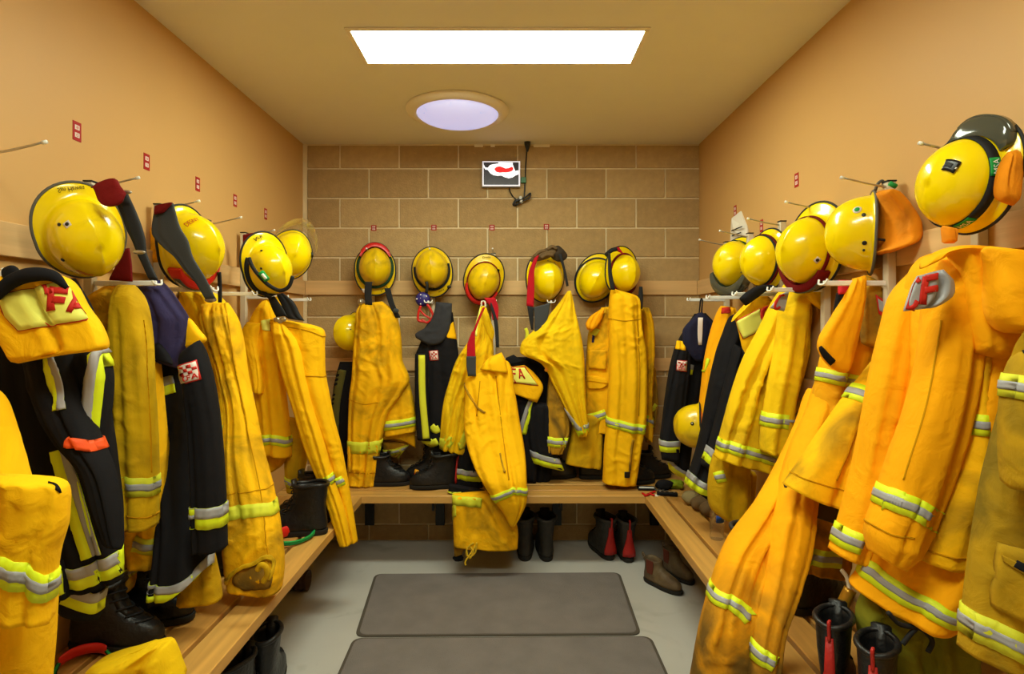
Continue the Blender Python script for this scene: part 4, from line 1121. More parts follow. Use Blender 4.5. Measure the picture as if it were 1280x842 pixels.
# ================================================================== garments
SOOT2 = fabric('orange cotton worn at the hem', (246, 172, 10), soil=(120, 92, 26), soilamt=.7, soilscale=6, soil_z=(1.35, .9))
SEAM = mat('dark stitching', (196, 138, 8), .9, .1)
GL, GR_, GB = 'turnout coats on the left wall', 'turnout coats on the right wall', 'turnout clothes on the block wall'
def G(label, px_, py_, Y, grp, name='turnout_coat', cat='coat'):
    return Garment(name, label, cat, W(px_, py_, Y), grp)
def badge(g, c, q, txt='CFA'):
    """red edged white badge with check pattern and letters; q = tl,tr,br,bl pixels"""
    tl, tr, br, bl = [np.array(p, float) for p in q]
    def at(u, v): return (tl*(1-u)+tr*u)*(1-v)+(bl*(1-u)+br*u)*v
    def quad(u0, v0, u1, v1): 
        a, b, c_, d = at(u0, v0), at(u1, v0), at(u1, v1), at(u0, v1); return [(a[0], a[1], b[0], b[1]), (d[0], d[1], c_[0], c_[1])]
    b0 = g.patch(c, quad(0, 0, 1, 1), REDP, 'badge', .004, .006, 5, 5)
    g.patch(c, quad(.06, .06, .94, .94), WHITEP, 'badge_field', .0052, .003, 5, 5, parent=b0)
    for i in range(4):
        for j in range(3):
            if (i+j) % 2 == 0: g.patch(c, quad(.14+.18*i, .14+.15*j, .32+.18*i, .29+.15*j), REDP, 'check', .0062, .002, 2, 2, parent=b0)
    g.text(c, txt, [at(.18, .62), at(.82, .62), at(.82, .86), at(.18, .86)], REDP, .0068, parent=b0, th=.2)

# ------------------------------------------------------------------ block wall, left to right
g = G('black jacket with an olive stripe mostly hidden behind the leftmost trousers on the block wall', 430, 460, 3.76, GB)
c = g.cloth('body', BLACKF, [(425, 452, 446, 452), (417, 490, 450, 490), (414, 560, 446, 560), (418, 640, 440, 640)], 3.78, th=.05, seed=3, nf=2)
g.tape1(c, [(428, 462), (420, 505), (418, 545)], 10, fabric('olive cloth', (96, 92, 40)))

g = G('orange yellow trousers hung by black braces, leftmost on the block wall, plain lime hem band', 468, 380, 3.62, GB, 'turnout_trousers', 'trousers')
c2 = g.cloth('leg', AMBER_S, [(478, 470, 512, 478), (478, 505, 519, 510), (481, 545, 520.5, 538)], 3.66, th=.05, seed=5, nf=3, hollow=True)
g.tape3(c2, [(483, 532), (502, 530), (521, 526)], 11.5)
c3 = g.cloth('hem_flap', AMBER_S, [(478, 538, 519, 538), (479, 550, 519.5, 560, -6)], 3.69, th=.03, seed=8, nf=2)
c4 = g.cloth('leg', DIRTY, [(478, 552, 514, 552), (481, 570, 497, 572)], 3.72, th=.04, seed=9, nf=2)
g.tape3(c4, [(479, 566), (495, 564), (511, 558)], 7, LIME_D)
c = g.cloth('leg', AMBER_S, [(450, 380, 478, 376.5), (446, 392, 492, 388), (446, 402, 498, 402), (444, 422, 502, 430), (442, 448, 503, 450), (441, 470, 512, 474), (438, 492, 503, 492), (437, 514, 486, 517), (436, 550, 477, 552), (435, 604, 469, 606)],
        3.62, th=.085, seed=1, nf=4, fa=.3, wr=.0055, hollow=True, folds=[(.85, .35, .18, .5, .018, .06), (.2, .8, .3, .55, .012, .05), (.25, .9, .36, .6, .012, .04), (.15, .75, .42, .64, .010, .04)])
g.tape1(c, [(436, 559), (455, 560), (475, 558)], 15, LIME_D)
g.tape1(c, [(438, 500), (455, 505), (475, 503)], 1.0, SEAM, 'seam', .002)
g.tape1(c, [(437, 590), (452, 592), (469, 591)], 1.0, SEAM, 'seam', .002)
for q, w in (([(461, 352), (460, 366), (461, 381)], 9), ([(484, 360), (489, 378), (497, 397)], 7.5)):
    s_ = g.cloth('brace', WEB, [(a-w/2, b, a+w/2, b) for a, b in q], 3.58, th=.004, nf=0, wr=0, topcap=1)
g.part('buckle', blob((.018, .008, .014), W(495, 388, 3.55), 2, .05), WEBG)
g.part('hanger_knot', blob((.02, .02, .02), W(451, 377, 3.60), 4, .2), STEEL)

g = G('black jacket with charcoal collar, check badge and long lime stripe on the block wall', 556, 378, 3.68, GB)
c = g.cloth('body', BLACKF, [(545, 394, 566, 390), (530, 412, 569, 412), (527, 425, 571, 424), (519.5, 446, 573, 442), (520, 500, 575, 500), (524, 540, 575, 545), (532, 558, 560, 560)], 3.68, th=.07, seed=12, nf=4, wr=.003)
g.patch(c, [(556, 414, 566, 402), (559, 422, 571, 424)], AMBER, 'shoulder_yoke')
g.tape1(c, [(539, 532), (544, 537), (549.5, 535)], 9, LIME_D)
g.tape1(c, [(534, 551), (540, 554), (547, 551)], 9, LIME_D)
badge(g, c, [(536, 438.5), (547, 437.5), (548, 450), (537, 451)])
g.cloth('collar', CHAR, [(545, 377, 565, 379), (542, 392, 564.5, 396), (533, 408, 560, 416), (519, 418, 548, 430), (520, 422, 536, 432)], 3.61, th=.03, seed=6, nf=1, wr=.002)
sl = g.cloth('sleeve', BLACKF, [(519, 442, 535, 441), (519, 500, 536, 500), (522, 550, 539, 551)], 3.62, th=.045, seed=22, nf=0, wr=.002)
g.tape1(sl, [(527, 444), (528, 495), (532.5, 548)], 8, LIME_D)

g = G('black jacket hem with silver and lime band under the left side of the centre trousers', 590, 560, 3.60, GB)
c = g.cloth('body', BLACKF, [(578, 545, 606, 548), (573, 575, 602, 580), (570, 600, 603, 605), (569, 612, 606, 614)], 3.60, th=.06, seed=15, nf=2, wr=.003)
g.tape2(c, [(571.5, 592), (585, 594.5), (602, 596)], 13)
c = g.cloth('lining', BLACKF, [(562, 604, 606, 612), (560, 614, 607, 622)], 3.44, th=.03, seed=16, nf=1, wr=.002)
g.tape1(c, [(561, 616), (580, 618), (604, 619)], 4, LIME_D)

g = G('bright yellow jacket hung open by its loop behind the centre trousers, red braces inside', 603, 384, 3.62, GB)
c = g.cloth('body', GOLD, [(601, 382, 606, 382), (597, 398, 611, 400), (589, 420, 616, 422), (571, 449, 617, 448), (561, 478, 612, 480), (555, 500, 602, 500), (551, 535, 592, 540), (550, 559, 583, 566)], 3.62, th=.09, seed=31, nf=5, fa=.35, wr=.006, hollow=True,
        folds=[(.5, .35, .15, 1.1, .03, .06)])
g.tape1(c, [(550, 554), (557, 556), (563, 546)], 13, LIME_D); g.tape1(c, [(573, 558), (578, 556), (582, 545)], 9, LIME_D)
g.cloth('collar', GOLD, [(602, 386, 608, 384), (604, 400, 614, 402), (607, 412, 618, 416), (612, 424, 616, 426)], 3.56, th=.02, seed=2, nf=1)
g.part('loop', tube([W(602, 383, 3.6), W(602, 377, 3.62), W(606, 377, 3.62), W(607, 384, 3.6)], .006, 6, n=12), OFFW)
g.tape1(c, [(597, 400), (595, 410), (594, 420)], 4, PALE, 'lining_label')

g = G('long yellow centre trousers draped over the front edge of the back bench', 618, 445, 3.50, GB, 'turnout_trousers', 'trousers')
c2 = g.cloth('leg', AMBER_S, [(566, 617, 628, 612, 0, 3.34), (566, 640, 643, 645, 0, 3.34), (567, 665, 648, 668, 0, 3.34), (567, 680, 647, 684, 0, 3.34)], 3.34, th=.07, seed=45, nf=4, wr=.008, hollow=True,
        folds=[(.55, .8, .1, .8, .016, .05), (.7, .95, .2, .9, .016, .05)])
g.tape1(c2, [(573, 626), (588, 627.5), (602, 629)], 12, LIME_D); g.tape1(c2, [(568, 630), (568.5, 645)], 4, LIME_D)
c3 = g.cloth('hem_flap', DIRTY, [(567, 676, 583, 680), (568, 696, 578, 692)], 3.345, th=.03, seed=46, nf=1)
g.part('hem_end', blob((.03, .02, .02), W(573, 697, 3.34), 3, .2), BLACKF)
for P_ in ([(592, 678), (585, 684), (583, 692), (588, 697), (591, 690), (594, 682)], [(586, 682), (590, 688), (582, 701), (582, 706)], [(596, 678), (594, 690), (586, 696), (583, 688)]):
    g.part('draw_cord', tube([W(a, b, 3.27) for a, b in P_], .0055, 6, n=24), fabric('yellow cord', (214, 176, 40)))
c = g.cloth('leg', AMBER, [(584, 472, 606, 466, 0, 3.55), (582, 474, 630, 450, 0, 3.54), (581, 500, 644, 492, 0, 3.50), (580, 524, 650, 528, 0, 3.46), (583, 552, 655, 556, 0, 3.40), (592, 580, 657.5, 580, 0, 3.33), (604, 603, 658.5, 603, 0, 3.28), (616, 622, 659, 622, 0, 3.27), (630, 642, 650, 646, 0, 3.27), (637, 656, 642, 659, 0, 3.27)],
        3.45, th=.085, seed=41, nf=3, fa=.2, wr=.0055, folds=[(.62, .70, .05, .8, .020, .05), (.9, .45, .1, .35, .016, .05), (.1, .6, .15, .3, .016, .045), (.1, .5, .3, .45, .014, .045), (.75, .82, .2, .95, .012, .04)])
g.tape3(c, [(616, 624), (628, 619.5), (643, 613.5), (658, 616)], 9.5)
g.tape1(c, [(620, 470), (628, 540), (636, 600)], 1.3, SEAM, 'seam', .002)
g.tape1(c, [(600, 476), (596, 520)], 1.3, SEAM, 'seam', .002)
g.cloth('waistband', AMBER, [(612, 446, 627, 440, 0, 3.5), (606, 452, 632, 450, 0, 3.49), (600, 462, 636, 468, 0, 3.49)], 3.49, th=.07, seed=44, nf=2, wr=.002)
g.tape1(c, [(586, 492), (590, 500), (598, 510), (606, 516)], 2.5, DIRTY, 'pocket_edge', .006)
g.tape1(c, [(625, 566), (628, 580), (631, 590)], 1.6, DIRTY, 'slit', .006)
for nm, m_, q, w in (('brace', REDF, [(592, 414), (589, 430), (589, 447)], [4, 10, 11]), ('brace_end', WEBG, [(589, 445), (589, 458), (590, 470)], [12, 12, 10]),
                     ('brace', REDF, [(612, 372), (618, 384), (619, 400)], [14, 10, 7]), ('brace', WEB, [(614, 378), (620, 404), (622, 434)], [5, 5, 4]), ('brace', REDF, [(605, 384), (598, 400), (592, 416)], [3, 3, 3])):
    P_ = crom(q, 8); wv = np.interp(np.linspace(0, 1, 8), np.linspace(0, 1, 3), w)
    g.cloth(nm, m_, [(a-v_/2, b, a+v_/2, b) for (a, b), v_ in zip(P_, wv)], 3.44, th=.005, nf=0, wr=0, topcap=1)

g = G('black coat with yellow yoke and red letters, half behind the centre trousers', 648, 448, 3.74, GB)
c = g.cloth('body', BLACKF, [(634, 446, 660, 446), (634, 466, 690, 456), (636, 500, 690, 490), (644, 540, 688, 540), (652, 580, 690, 585), (654, 604, 684, 606), (656, 616, 668, 618)], 3.74, th=.06, seed=51, nf=4, wr=.003)
s2 = g.cloth('sleeve', BLACKF, [(664, 500, 688, 505), (660, 540, 692, 548), (664, 568, 699, 574), (667, 580, 705, 588)], 3.66, th=.05, seed=52, nf=2, wr=.003)
g.tape2(s2, [(666.5, 571), (680, 576), (697, 580)], 13)
s1 = g.cloth('sleeve', BLACKF, [(640, 492, 672, 500), (644, 530, 668, 532), (650, 570, 672, 574), (656, 600, 670, 604)], 3.68, th=.05, seed=53, nf=2, wr=.003)
g.tape2(s1, [(666, 500), (659, 518), (652.5, 542)], 10, flip=True)
y_ = g.cloth('yoke', AMBER, [(634, 458, 656, 456), (635, 470, 668, 466), (637, 482, 679, 484), (640, 490, 675, 496), (648, 494, 671, 503)], 3.62, th=.035, seed=54, nf=1, wr=.002)
g.panel(y_, [(635, 460, 655, 459), (637, 477, 672, 481)], PALE); g.text(y_, 'FA', [(638, 460), (653, 461), (657, 473), (640, 473)], REDP)
g.cloth('collar', BLACKF, [(632, 447, 642, 443), (632, 458, 655, 452)], 3.62, th=.03, seed=55, nf=0, wr=.001)
g.tape1(c, [(657, 610), (666, 608)], 6, LIME)

g = G('soiled yellow jacket hung by one shoulder under the gloves, its sleeve spread to the left', 706, 365, 3.62, GB)
c3 = g.cloth('sleeve', DIRTY, [(688, 455, 702, 465), (684, 490, 708, 500), (683, 530, 712, 535), (684, 565, 703, 566)], 3.66, th=.06, seed=62, nf=3, wr=.006, hollow=True)
g.tape3(c3, [(683.5, 551), (694, 553), (706, 553)], 12)
c = g.cloth('body', GOLD, [(709, 364, 713.5, 363), (700, 377, 717, 378), (691, 388, 719, 388), (672, 408, 724, 410), (651, 430, 728, 430), (650, 440, 730, 446), (676, 454, 730.5, 462), (692, 482, 731.5, 488), (707, 512, 733, 514), (719, 536, 735, 538), (724, 546, 733, 546)],
        3.60, th=.085, seed=61, nf=5, fa=.3, wr=.006, folds=[(.25, .45, .3, .55, .02, .06), (.5, .3, .3, .5, .018, .05)])
g.tape2(c, [(714, 527), (723, 538), (736, 534)], 9)
s_ = g.cloth('brace', WEBG, [(667, 384, 688, 378), (668, 400, 685, 396), (668, 418, 680, 410)], 3.56, th=.01, nf=0, wr=0, topcap=1)
g.cloth('brace', REDF, [(668, 322, 674, 318), (661, 340, 668, 340), (659, 362, 668, 364), (658, 382, 667, 384)], 3.60, th=.008, nf=1, wr=0, topcap=1)
g.cloth('brace', WEB, [(659, 382, 667, 384), (661, 396, 667, 396), (664, 412, 667, 412)], 3.60, th=.006, nf=0, wr=0, topcap=1)
g.cloth('brace', WEB, [(698, 318, 702, 317), (704, 338, 707, 337), (708, 358, 711, 357)], 3.60, th=.005, nf=0, wr=0, topcap=1)
g.part('waist_loop', tube([W(657, 410, 3.58), W(659, 416, 3.58), W(658, 424, 3.58)], .012, 6, n=8), LIME_D)
g.part('clip', blob((.012, .008, .012), W(683, 462, 3.56), 5, .05), mat('orange plastic', (240, 160, 20), .4, .5))

g = G('soiled yellow trousers hanging between the gloves jacket and the pocket jacket, hem above the bench', 732, 520, 3.70, GB, 'turnout_trousers', 'trousers')
c = g.cloth('leg', OLIVE, [(716, 515, 752, 520), (713, 545, 753, 550), (708, 570, 752, 578), (706.5, 578, 751, 585)], 3.70, th=.06, seed=65, nf=3, wr=.006, hollow=True)

g = G('orange yellow jacket with cargo pockets behind the rightmost trousers on the block wall', 752, 384, 3.72, GB)
c = g.cloth('body', AMBER_S, [(752, 384, 772, 382), (740, 400, 790, 398), (735, 418, 800, 410), (733, 445, 808, 440), (731.5, 480, 806, 480), (730, 510, 803, 515), (729, 538, 800, 540)], 3.74, th=.085, seed=71, nf=5, wr=.006, hollow=True)
g.cloth('collar', ORANGE, [(748, 388, 756, 384), (737, 396, 752, 398), (732, 406, 746, 408), (734, 412, 740, 413)], 3.64, th=.03, seed=72, nf=1, wr=.002)
g.tape1(c, [(729.5, 523), (742, 522), (757, 516)], 11); g.tape1(c, [(729.5, 523), (742, 522), (757, 516)], 4, SILVER, 'silver_strip', .005)
for q in ([(734, 438, 757, 437), (734, 448, 758, 448), (736, 460, 757, 462)], [(732, 468, 758, 472), (732, 478, 759, 480), (736, 486, 752, 485)]):
    g.patch(c, q, AMBER_S, 'pocket', .016, .018, 10, 10)
g.patch(c, [(733, 470, 759, 474), (733, 476, 760, 479)], AMBER_S, 'pocket_flap', .020, .006, 6, 10)
g.patch(c, [(745, 410, 750, 412), (738, 417, 745, 420)], LIME_D, 'reflective_tape'); g.patch(c, [(741, 418, 744, 418), (740, 428, 743, 428)], NAVY, 'pen')
c2 = g.cloth('sleeve', AMBER_S, [(800, 384, 811, 384), (803, 400, 816, 405), (805, 430, 817.5, 435), (806, 460, 816, 465), (806, 500, 814, 505), (806, 535, 815, 540), (806, 545, 814, 552)], 3.70, th=.06, seed=73, nf=2, wr=.005, hollow=True)
g.tape3(c2, [(805, 524), (811, 525), (816, 528)], 11)
c4 = g.cloth('sleeve', DIRTY, [(806, 455, 819, 460), (806, 500, 822, 504), (806, 530, 818, 534), (807, 552, 813, 554)], 3.79, th=.04, seed=74, nf=2, wr=.005)
g.tape1(c4, [(811, 512), (817, 510), (823, 502)], 6, LIME_D)

g = G('rightmost trousers on the block wall, orange yellow with a black pull at the leg zip', 780, 362, 3.58, GB, 'turnout_trousers', 'trousers')
c = g.cloth('leg', AMBER, [(763.5, 360, 772, 362), (762, 372, 797, 372), (761, 388, 800, 388), (761, 410, 802, 410), (761, 440, 807, 440), (761, 470, 808, 470), (759, 500, 808, 500), (758, 530, 806, 530), (755, 560, 801, 558), (754, 585, 797, 585), (753, 601, 794, 604)],
        3.58, th=.09, seed=81, nf=4, fa=.2, wr=.005, hollow=True, folds=[(.9, .55, .06, .28, .014, .05), (.8, .5, .1, .33, .012, .04)])
g.tape3(c, [(758, 527), (774, 531), (790, 535), (805, 537)], 12)
g.tape1(c, [(797, 400), (800, 460), (799, 520)], 1.3, SEAM, 'seam', .002)
g.tape1(c, [(762, 398), (780, 401), (799, 399)], 1.3, SEAM, 'seam', .002)
g.tape1(c, [(791, 549), (788, 570), (787, 588)], 2.4, DIRTY, 'slit', .006)
g.patch(c, [(780.5, 589, 788, 589), (780, 596, 787, 597)], BLACKP, 'zip_pull', .008)
g.cloth('brace', WEB, [(760, 316, 763, 316), (760, 340, 765, 340), (763, 362, 769, 362)], 3.50, th=.006, nf=0, wr=0, topcap=1)
g.cloth('brace', WEB, [(799, 358, 803, 358), (798, 372, 804, 372), (798, 386, 803, 386)], 3.54, th=.006, nf=0, wr=0, topcap=1)
g.cloth('brace', REDF, [(769, 309, 774, 309), (772, 314, 780, 318)], 3.60, th=.008, nf=0, wr=0, topcap=1)
g.part('brace_pad', tube([W(757, 319, 3.60), W(764, 313, 3.58), (W(771, 311, 3.58))], .014, 8, n=8), WEB)

# ------------------------------------------------------------------ right wall, from the corner to the doorway
g = G('small black jacket with navy collar and badge hung by its loop in the right corner', 875, 392, 3.28, GR_)
c = g.cloth('body', BLACKF, [(868, 392, 882, 391), (857, 410, 893, 408), (848, 425, 892, 425), (843, 445, 888, 450), (838, 490, 878, 490), (836, 530, 868, 530), (835, 570, 862, 575), (838, 590, 858, 598)], 3.30, th=.06, seed=91, nf=3, wr=.003)
g.tape1(c, [(837, 581), (846, 590), (858, 595)], 6, LIME_D); g.tape1(c, [(839, 577), (848, 586), (858, 591)], 3.5, SILVER, 'silver_strip', .005)
c2 = g.cloth('sleeve', BLACKF, [(846, 426, 862, 428), (838, 455, 862, 455), (832, 490, 858, 490), (827, 530, 853, 530), (825, 550, 848, 556), (827, 574, 848, 578)], 3.24, th=.055, seed=92, nf=2, wr=.003)
g.tape2(c2, [(825.5, 557), (836, 558.5), (847.5, 558)], 14)
g.patch(c2, [(846, 424, 856, 421), (844, 436, 857, 438)], AMBER, 'shoulder_yoke')
badge(g, c2, [(847, 450), (859, 450.5), (858, 464.5), (846, 463)])
g.patch(c, [(862, 455, 867, 456), (860, 468, 865, 468)], LIME, 'reflective_tape'); g.patch(c, [(862, 455, 867, 456), (861, 461, 866, 462)], SILVER, 'silver_strip', .006)
cl = g.cloth('collar', NAVY_D, [(872, 391, 878, 390), (853, 414, 892, 408), (853, 424, 891, 420), (860, 440, 886, 440), (869, 451, 880, 452)], 3.20, th=.03, seed=93, nf=2, wr=.002)
g.patch(cl, [(872.5, 397, 878.5, 397), (872, 415, 878, 415), (873, 431, 877, 431)], WHITEP, 'lining_label')
g.part('hanger_loop', tube([W(874, 391, 3.2), W(875, 382, 3.25), W(876, 374, 3.29), W(878, 375, 3.29), W(877, 391, 3.2)], .004, 6, n=16), BLACKF)

g = G('narrow bright orange coat squeezed between two black coats on the right wall', 900, 384, 3.08, GR_)
c = g.cloth('body', ORANGE, [(901, 382, 918, 384), (894, 398, 918, 400), (887, 421, 914, 425), (881, 450, 908, 455), (877, 485, 902, 490), (873, 525, 892, 530), (872, 544, 886, 546)], 3.08, th=.07, seed=95, nf=3, wr=.004)
g.tape1(c, [(879, 462), (883, 455), (886, 448)], 5, LIME)
g.patch(c, [(903, 385, 914, 384), (902, 392, 912, 391)], REDP, 'neck_label')

g = G('black coat with a bright yellow yoke and blank panel, lime hem, against the right wall', 935, 380, 2.86, GR_)
c = g.cloth('body', BLACKF, [(912, 396, 955, 372), (905, 415, 950, 405), (897, 437, 940, 440), (890, 465, 935, 470), (884, 495, 925, 500), (878, 530, 918, 540), (870, 565, 908, 580), (857, 604, 887, 625)], 2.86, th=.08, seed=101, nf=4, wr=.004, hollow=True)
g.tape2(c, [(858.5, 594), (872, 607), (889, 614)], 15)
c2 = g.cloth('sleeve', BLACKF, [(918, 430, 935, 440), (908, 470, 928, 475), (895, 520, 922, 525), (884, 560, 908, 572), (876, 580, 898, 598)], 2.76, th=.06, seed=102, nf=2, wr=.004)
g.tape2(c2, [(879, 557), (888, 570), (901, 580)], 17)
y_ = g.cloth('yoke', AMBER, [(914, 402, 921, 398), (918, 397, 950, 366), (922, 410, 966, 380), (926, 426, 966, 402), (930, 443, 944, 430)], 2.72, th=.04, seed=103, nf=0, wr=.002, topcap=.5)
g.panel(y_, [(920, 402, 949, 386), (930, 423, 956, 409)], PALE)
g.part('letter', y_.decal(band([(964, 383), (954, 387), (953, 398), (962, 402)], 4.5), .006, .006), REDP)
g.cloth('collar', BLACKF, [(924, 373, 932, 382), (934, 364, 946, 372), (948, 357, 958, 364), (962, 356, 972, 364), (972, 362, 980, 372)], 2.60, th=.03, seed=104, nf=0, wr=.001)

g = G('old yellow trousers showing under the mustard coat on the right wall', 905, 590, 2.62, GR_, 'turnout_trousers', 'trousers')
c = g.cloth('leg', OLIVE, [(893, 565, 935, 575), (887, 590, 936, 600), (885, 615, 936, 625), (889, 636, 930, 645), (903, 648, 922, 655)], 2.62, th=.07, seed=110, nf=3, wr=.006)
g.tape3(c, [(887, 601), (896, 597), (906, 594)], 14)
c5 = g.cloth('leg', OLIVE, [(930, 585, 944, 590), (930, 615, 942, 618), (926, 636, 936, 640)], 2.66, th=.04, seed=111, nf=1)
g.tape1(c5, [(935, 620), (931, 636)], 5, LIME_D)

g = G('mustard yellow coat with upright collar and hanging sleeve on the right wall', 1008, 350, 2.52, GR_)
c2 = g.cloth('back_panel', OLIVE, [(1000, 350, 1028, 356), (1000, 380, 1042, 388), (998, 430, 1042, 430), (992, 470, 1038, 470), (985, 515, 1012, 518)], 2.56, th=.06, seed=120, nf=3, wr=.004)
g.tape3(c2, [(1012, 399), (1022, 403), (1036, 408)], 13, LIME_D)
c = g.cloth('body', GOLD, [(984, 352, 1012, 344), (968, 376, 1015, 372), (950, 412, 1010, 412), (931, 448, 1003, 450), (916, 490, 992, 492), (905, 530, 980, 535), (894, 571, 963, 588)], 2.50, th=.10, seed=121, nf=5, fa=.35, wr=.005, hollow=True,
        folds=[(.2, .1, .2, 1.1, .02, .06), (.45, .35, .25, 1.1, .025, .06)])
g.tape3(c, [(898, 556), (915, 560), (925, 562)], 15); g.tape3(c, [(925, 563), (945, 568), (969, 575)], 15)
s_ = g.cloth('sleeve', GOLD, [(984, 362, 1008, 358), (976, 385, 1007, 388), (970, 430, 1004, 435), (961, 475, 996, 480), (954, 520, 989, 525), (950, 555, 986, 562), (951, 563, 984, 569)], 2.38, th=.07, seed=122, nf=3, wr=.005, hollow=True)
g.tape3(s_, [(953, 524), (970, 526), (989, 528)], 18)
cl = g.cloth('collar', GOLD, [(1004, 343, 1014, 343), (1004, 356, 1026, 352), (1008, 370, 1042, 372), (1016, 380, 1042, 384), (1024, 386, 1032, 387)], 2.31, th=.02, seed=123, nf=2, wr=.002)
np_ = g.cloth('name_panel', SILVER, [(974, 369, 986, 363), (962, 385, 980, 389)], 2.31, th=.008, nf=0, wr=.001, p=8, topcap=1); g.text(np_, 'C', [(973, 370), (981, 367), (975, 386), (966, 384)], REDP, .003, th=.3)

g = G('long orange trousers with sooty hems and two reflective bands, sweeping out over the right bench', 1020, 480, 2.05, GR_, 'turnout_trousers', 'trousers')
c = g.cloth('leg', SOOT, [(1010, 485, 1046, 490, 0, 2.12), (996, 530, 1030, 545, 0, 2.06), (975, 575, 1008, 590, 0, 1.98), (948, 625, 990, 640, 0, 1.88), (908, 682, 968, 690, 0, 1.80), (888, 738, 950, 745, 0, 1.74), (876, 785, 948, 795, 0, 1.70), (864, 850, 944, 858, 0, 1.68)], 2.0, th=.08, seed=131, nf=4, fa=.3, wr=.006, hollow=True,
        folds=[(.5, .7, .4, .8, .015, .04)])
g.tape3(c, [(885, 743), (905, 750), (922, 758), (938, 773)], 19)
c2 = g.cloth('leg', SOOT, [(1024, 470, 1056, 475, 0, 2.08), (1012, 510, 1048, 520, 0, 2.03), (990, 560, 1030, 572, 0, 1.94), (975, 612, 1014, 628, 0, 1.85), (962, 665, 1006, 690, 0, 1.77), (952, 720, 992, 735, 0, 1.71), (940, 775, 976, 780, 0, 1.66), (930, 850, 966, 855, 0, 1.62)], 2.0, th=.075, seed=132, nf=2, fa=.3, wr=.003, hollow=True)
g.tape3(c2, [(924, 795), (938, 808), (952, 820), (968, 829)], 20)

g = G('soiled coat with orange collar flap, black fastener and wide cone shaped sleeve', 1075, 350, 2.02, GR_)
c = g.cloth('body', SOOT2, [(1066, 348, 1090, 343), (1052, 375, 1104, 375), (1040, 410, 1112, 410), (1028, 450, 1108, 450), (1022, 480, 1100, 480), (1012, 530, 1092, 540), (1002, 600, 1075, 610), (995, 660, 1058, 665), (991, 695, 1055, 704), (993, 706, 1052, 714)], 2.04, th=.09, seed=141, nf=4, fa=.3, wr=.006, hollow=True)
g.tape3(c, [(1023, 466), (1045, 472), (1075, 478)], 17)
g.tape3(c, [(991, 691), (1015, 697), (1052, 700)], 21)
cp = g.cloth('neck_panel', DIRTY, [(1080, 344, 1092, 348), (1078, 365, 1104, 372), (1076, 395, 1106, 400), (1078, 430, 1096, 436)], 1.93, th=.03, seed=142, nf=2, wr=.002)
f_ = g.cloth('collar_flap', ORANGE, [(1068, 348, 1082, 344), (1056, 370, 1080, 372), (1040, 395, 1074, 405), (1022, 432, 1066, 440), (1035, 455, 1060, 460), (1048, 465, 1056, 466)], 1.86, th=.035, seed=143, nf=2, wr=.002)
g.patch(f_, [(1021, 437, 1027, 432), (1039, 456, 1044, 450)], BLACKF, 'fastener', .004)
g.patch(cp, [(1094, 368, 1106, 376), (1098, 392, 1106, 398)], REDP, 'badge', .004)
g.patch(cp, [(1096, 373, 1103, 378), (1098, 388, 1104, 391)], SILVER, 'badge_field', .006)
s_ = g.cloth('sleeve', AMBER_S, [(1106, 432, 1140, 440, 0, 1.88), (1086, 460, 1116, 472, 0, 1.84), (1066, 484, 1098, 500, 0, 1.80), (1030, 535, 1090, 550, 0, 1.77), (1003, 575, 1080, 596, 0, 1.75), (981, 606, 1070, 636, 4, 1.74)], 1.8, th=.075, seed=144, nf=2, fa=.2, wr=.005, hollow=True, topcap=.5)
g.tape3(s_, [(1057, 486), (1075, 491), (1097, 500)], 21)
g.tape1(s_, [(1090, 495), (1070, 540), (1045, 600)], 1.8, SEAM, 'seam', .002)
g.tape1(s_, [(988, 592), (1030, 606), (1072, 618)], 1.8, SEAM, 'seam', .002)
g.cloth('cuff_shade', fabric('painted shade lining', (92, 72, 40), soil=(40, 34, 24), soilamt=.6), [(979, 604, 1076, 628), (983, 618, 1072, 646), (1000, 640, 1062, 660)], 1.84, th=.03, nf=1, seed=9, wr=.002)  # dark sheet: shade inside the sleeve opening, painted in as colour
g.cloth('brace', REDCL, [(1048, 350, 1061, 350), (1048, 368, 1060, 368)], 2.02, th=.015, nf=0, wr=0, topcap=1)
g.cloth('brace', BLACKF, [(1046, 366, 1061, 366), (1042, 390, 1056, 390), (1040, 410, 1046, 410)], 2.03, th=.015, nf=0, wr=0, topcap=1)

g = G('large bright orange coat on the right wall, silver shoulder panel with red letters', 1200, 312, 1.52, GR_)
c = g.cloth('body', ORANGE, [(1165, 318, 1235, 308), (1140, 350, 1275, 330), (1128, 410, 1278, 400), (1120, 500, 1268, 490), (1108, 580, 1258, 600), (1092, 650, 1240, 680), (1080, 700, 1222, 740), (1070, 716, 1198, 792)], 1.60, Yb=1.40, th=.09, seed=151, nf=4, fa=.3, wr=.003, hollow=True)
g.tape3(c, [(1086, 713), (1120, 737), (1150, 755), (1197, 778)], 23)
a_ = g.cloth('sleeve', ORANGE, [(1140, 340, 1168, 325), (1116, 372, 1165, 372), (1105, 410, 1158, 420), (1093, 460, 1148, 470), (1082, 520, 1130, 530), (1068, 590, 1112, 600), (1052, 650, 1085, 665), (1040, 688, 1074, 700)], 1.58, th=.065, seed=152, nf=3, fa=.35, wr=.004, hollow=True, topcap=.5)
g.tape3(a_, [(1044, 667), (1058, 673), (1077, 680)], 26)
d_ = g.cloth('sleeve', AMBER_S, [(1216, 380, 1240, 390), (1210, 430, 1245, 440), (1205, 500, 1240, 510), (1196, 560, 1248, 570), (1168, 640, 1245, 650), (1152, 690, 1236, 704), (1152, 700, 1236, 712)], 1.42, th=.055, seed=153, nf=3, fa=.3, wr=.003, hollow=True)
g.tape3(d_, [(1202, 530), (1220, 531), (1240, 532)], 27)
g.tape1(d_, [(1155, 688), (1190, 696), (1234, 700)], 2.0, SEAM, 'seam', .002)
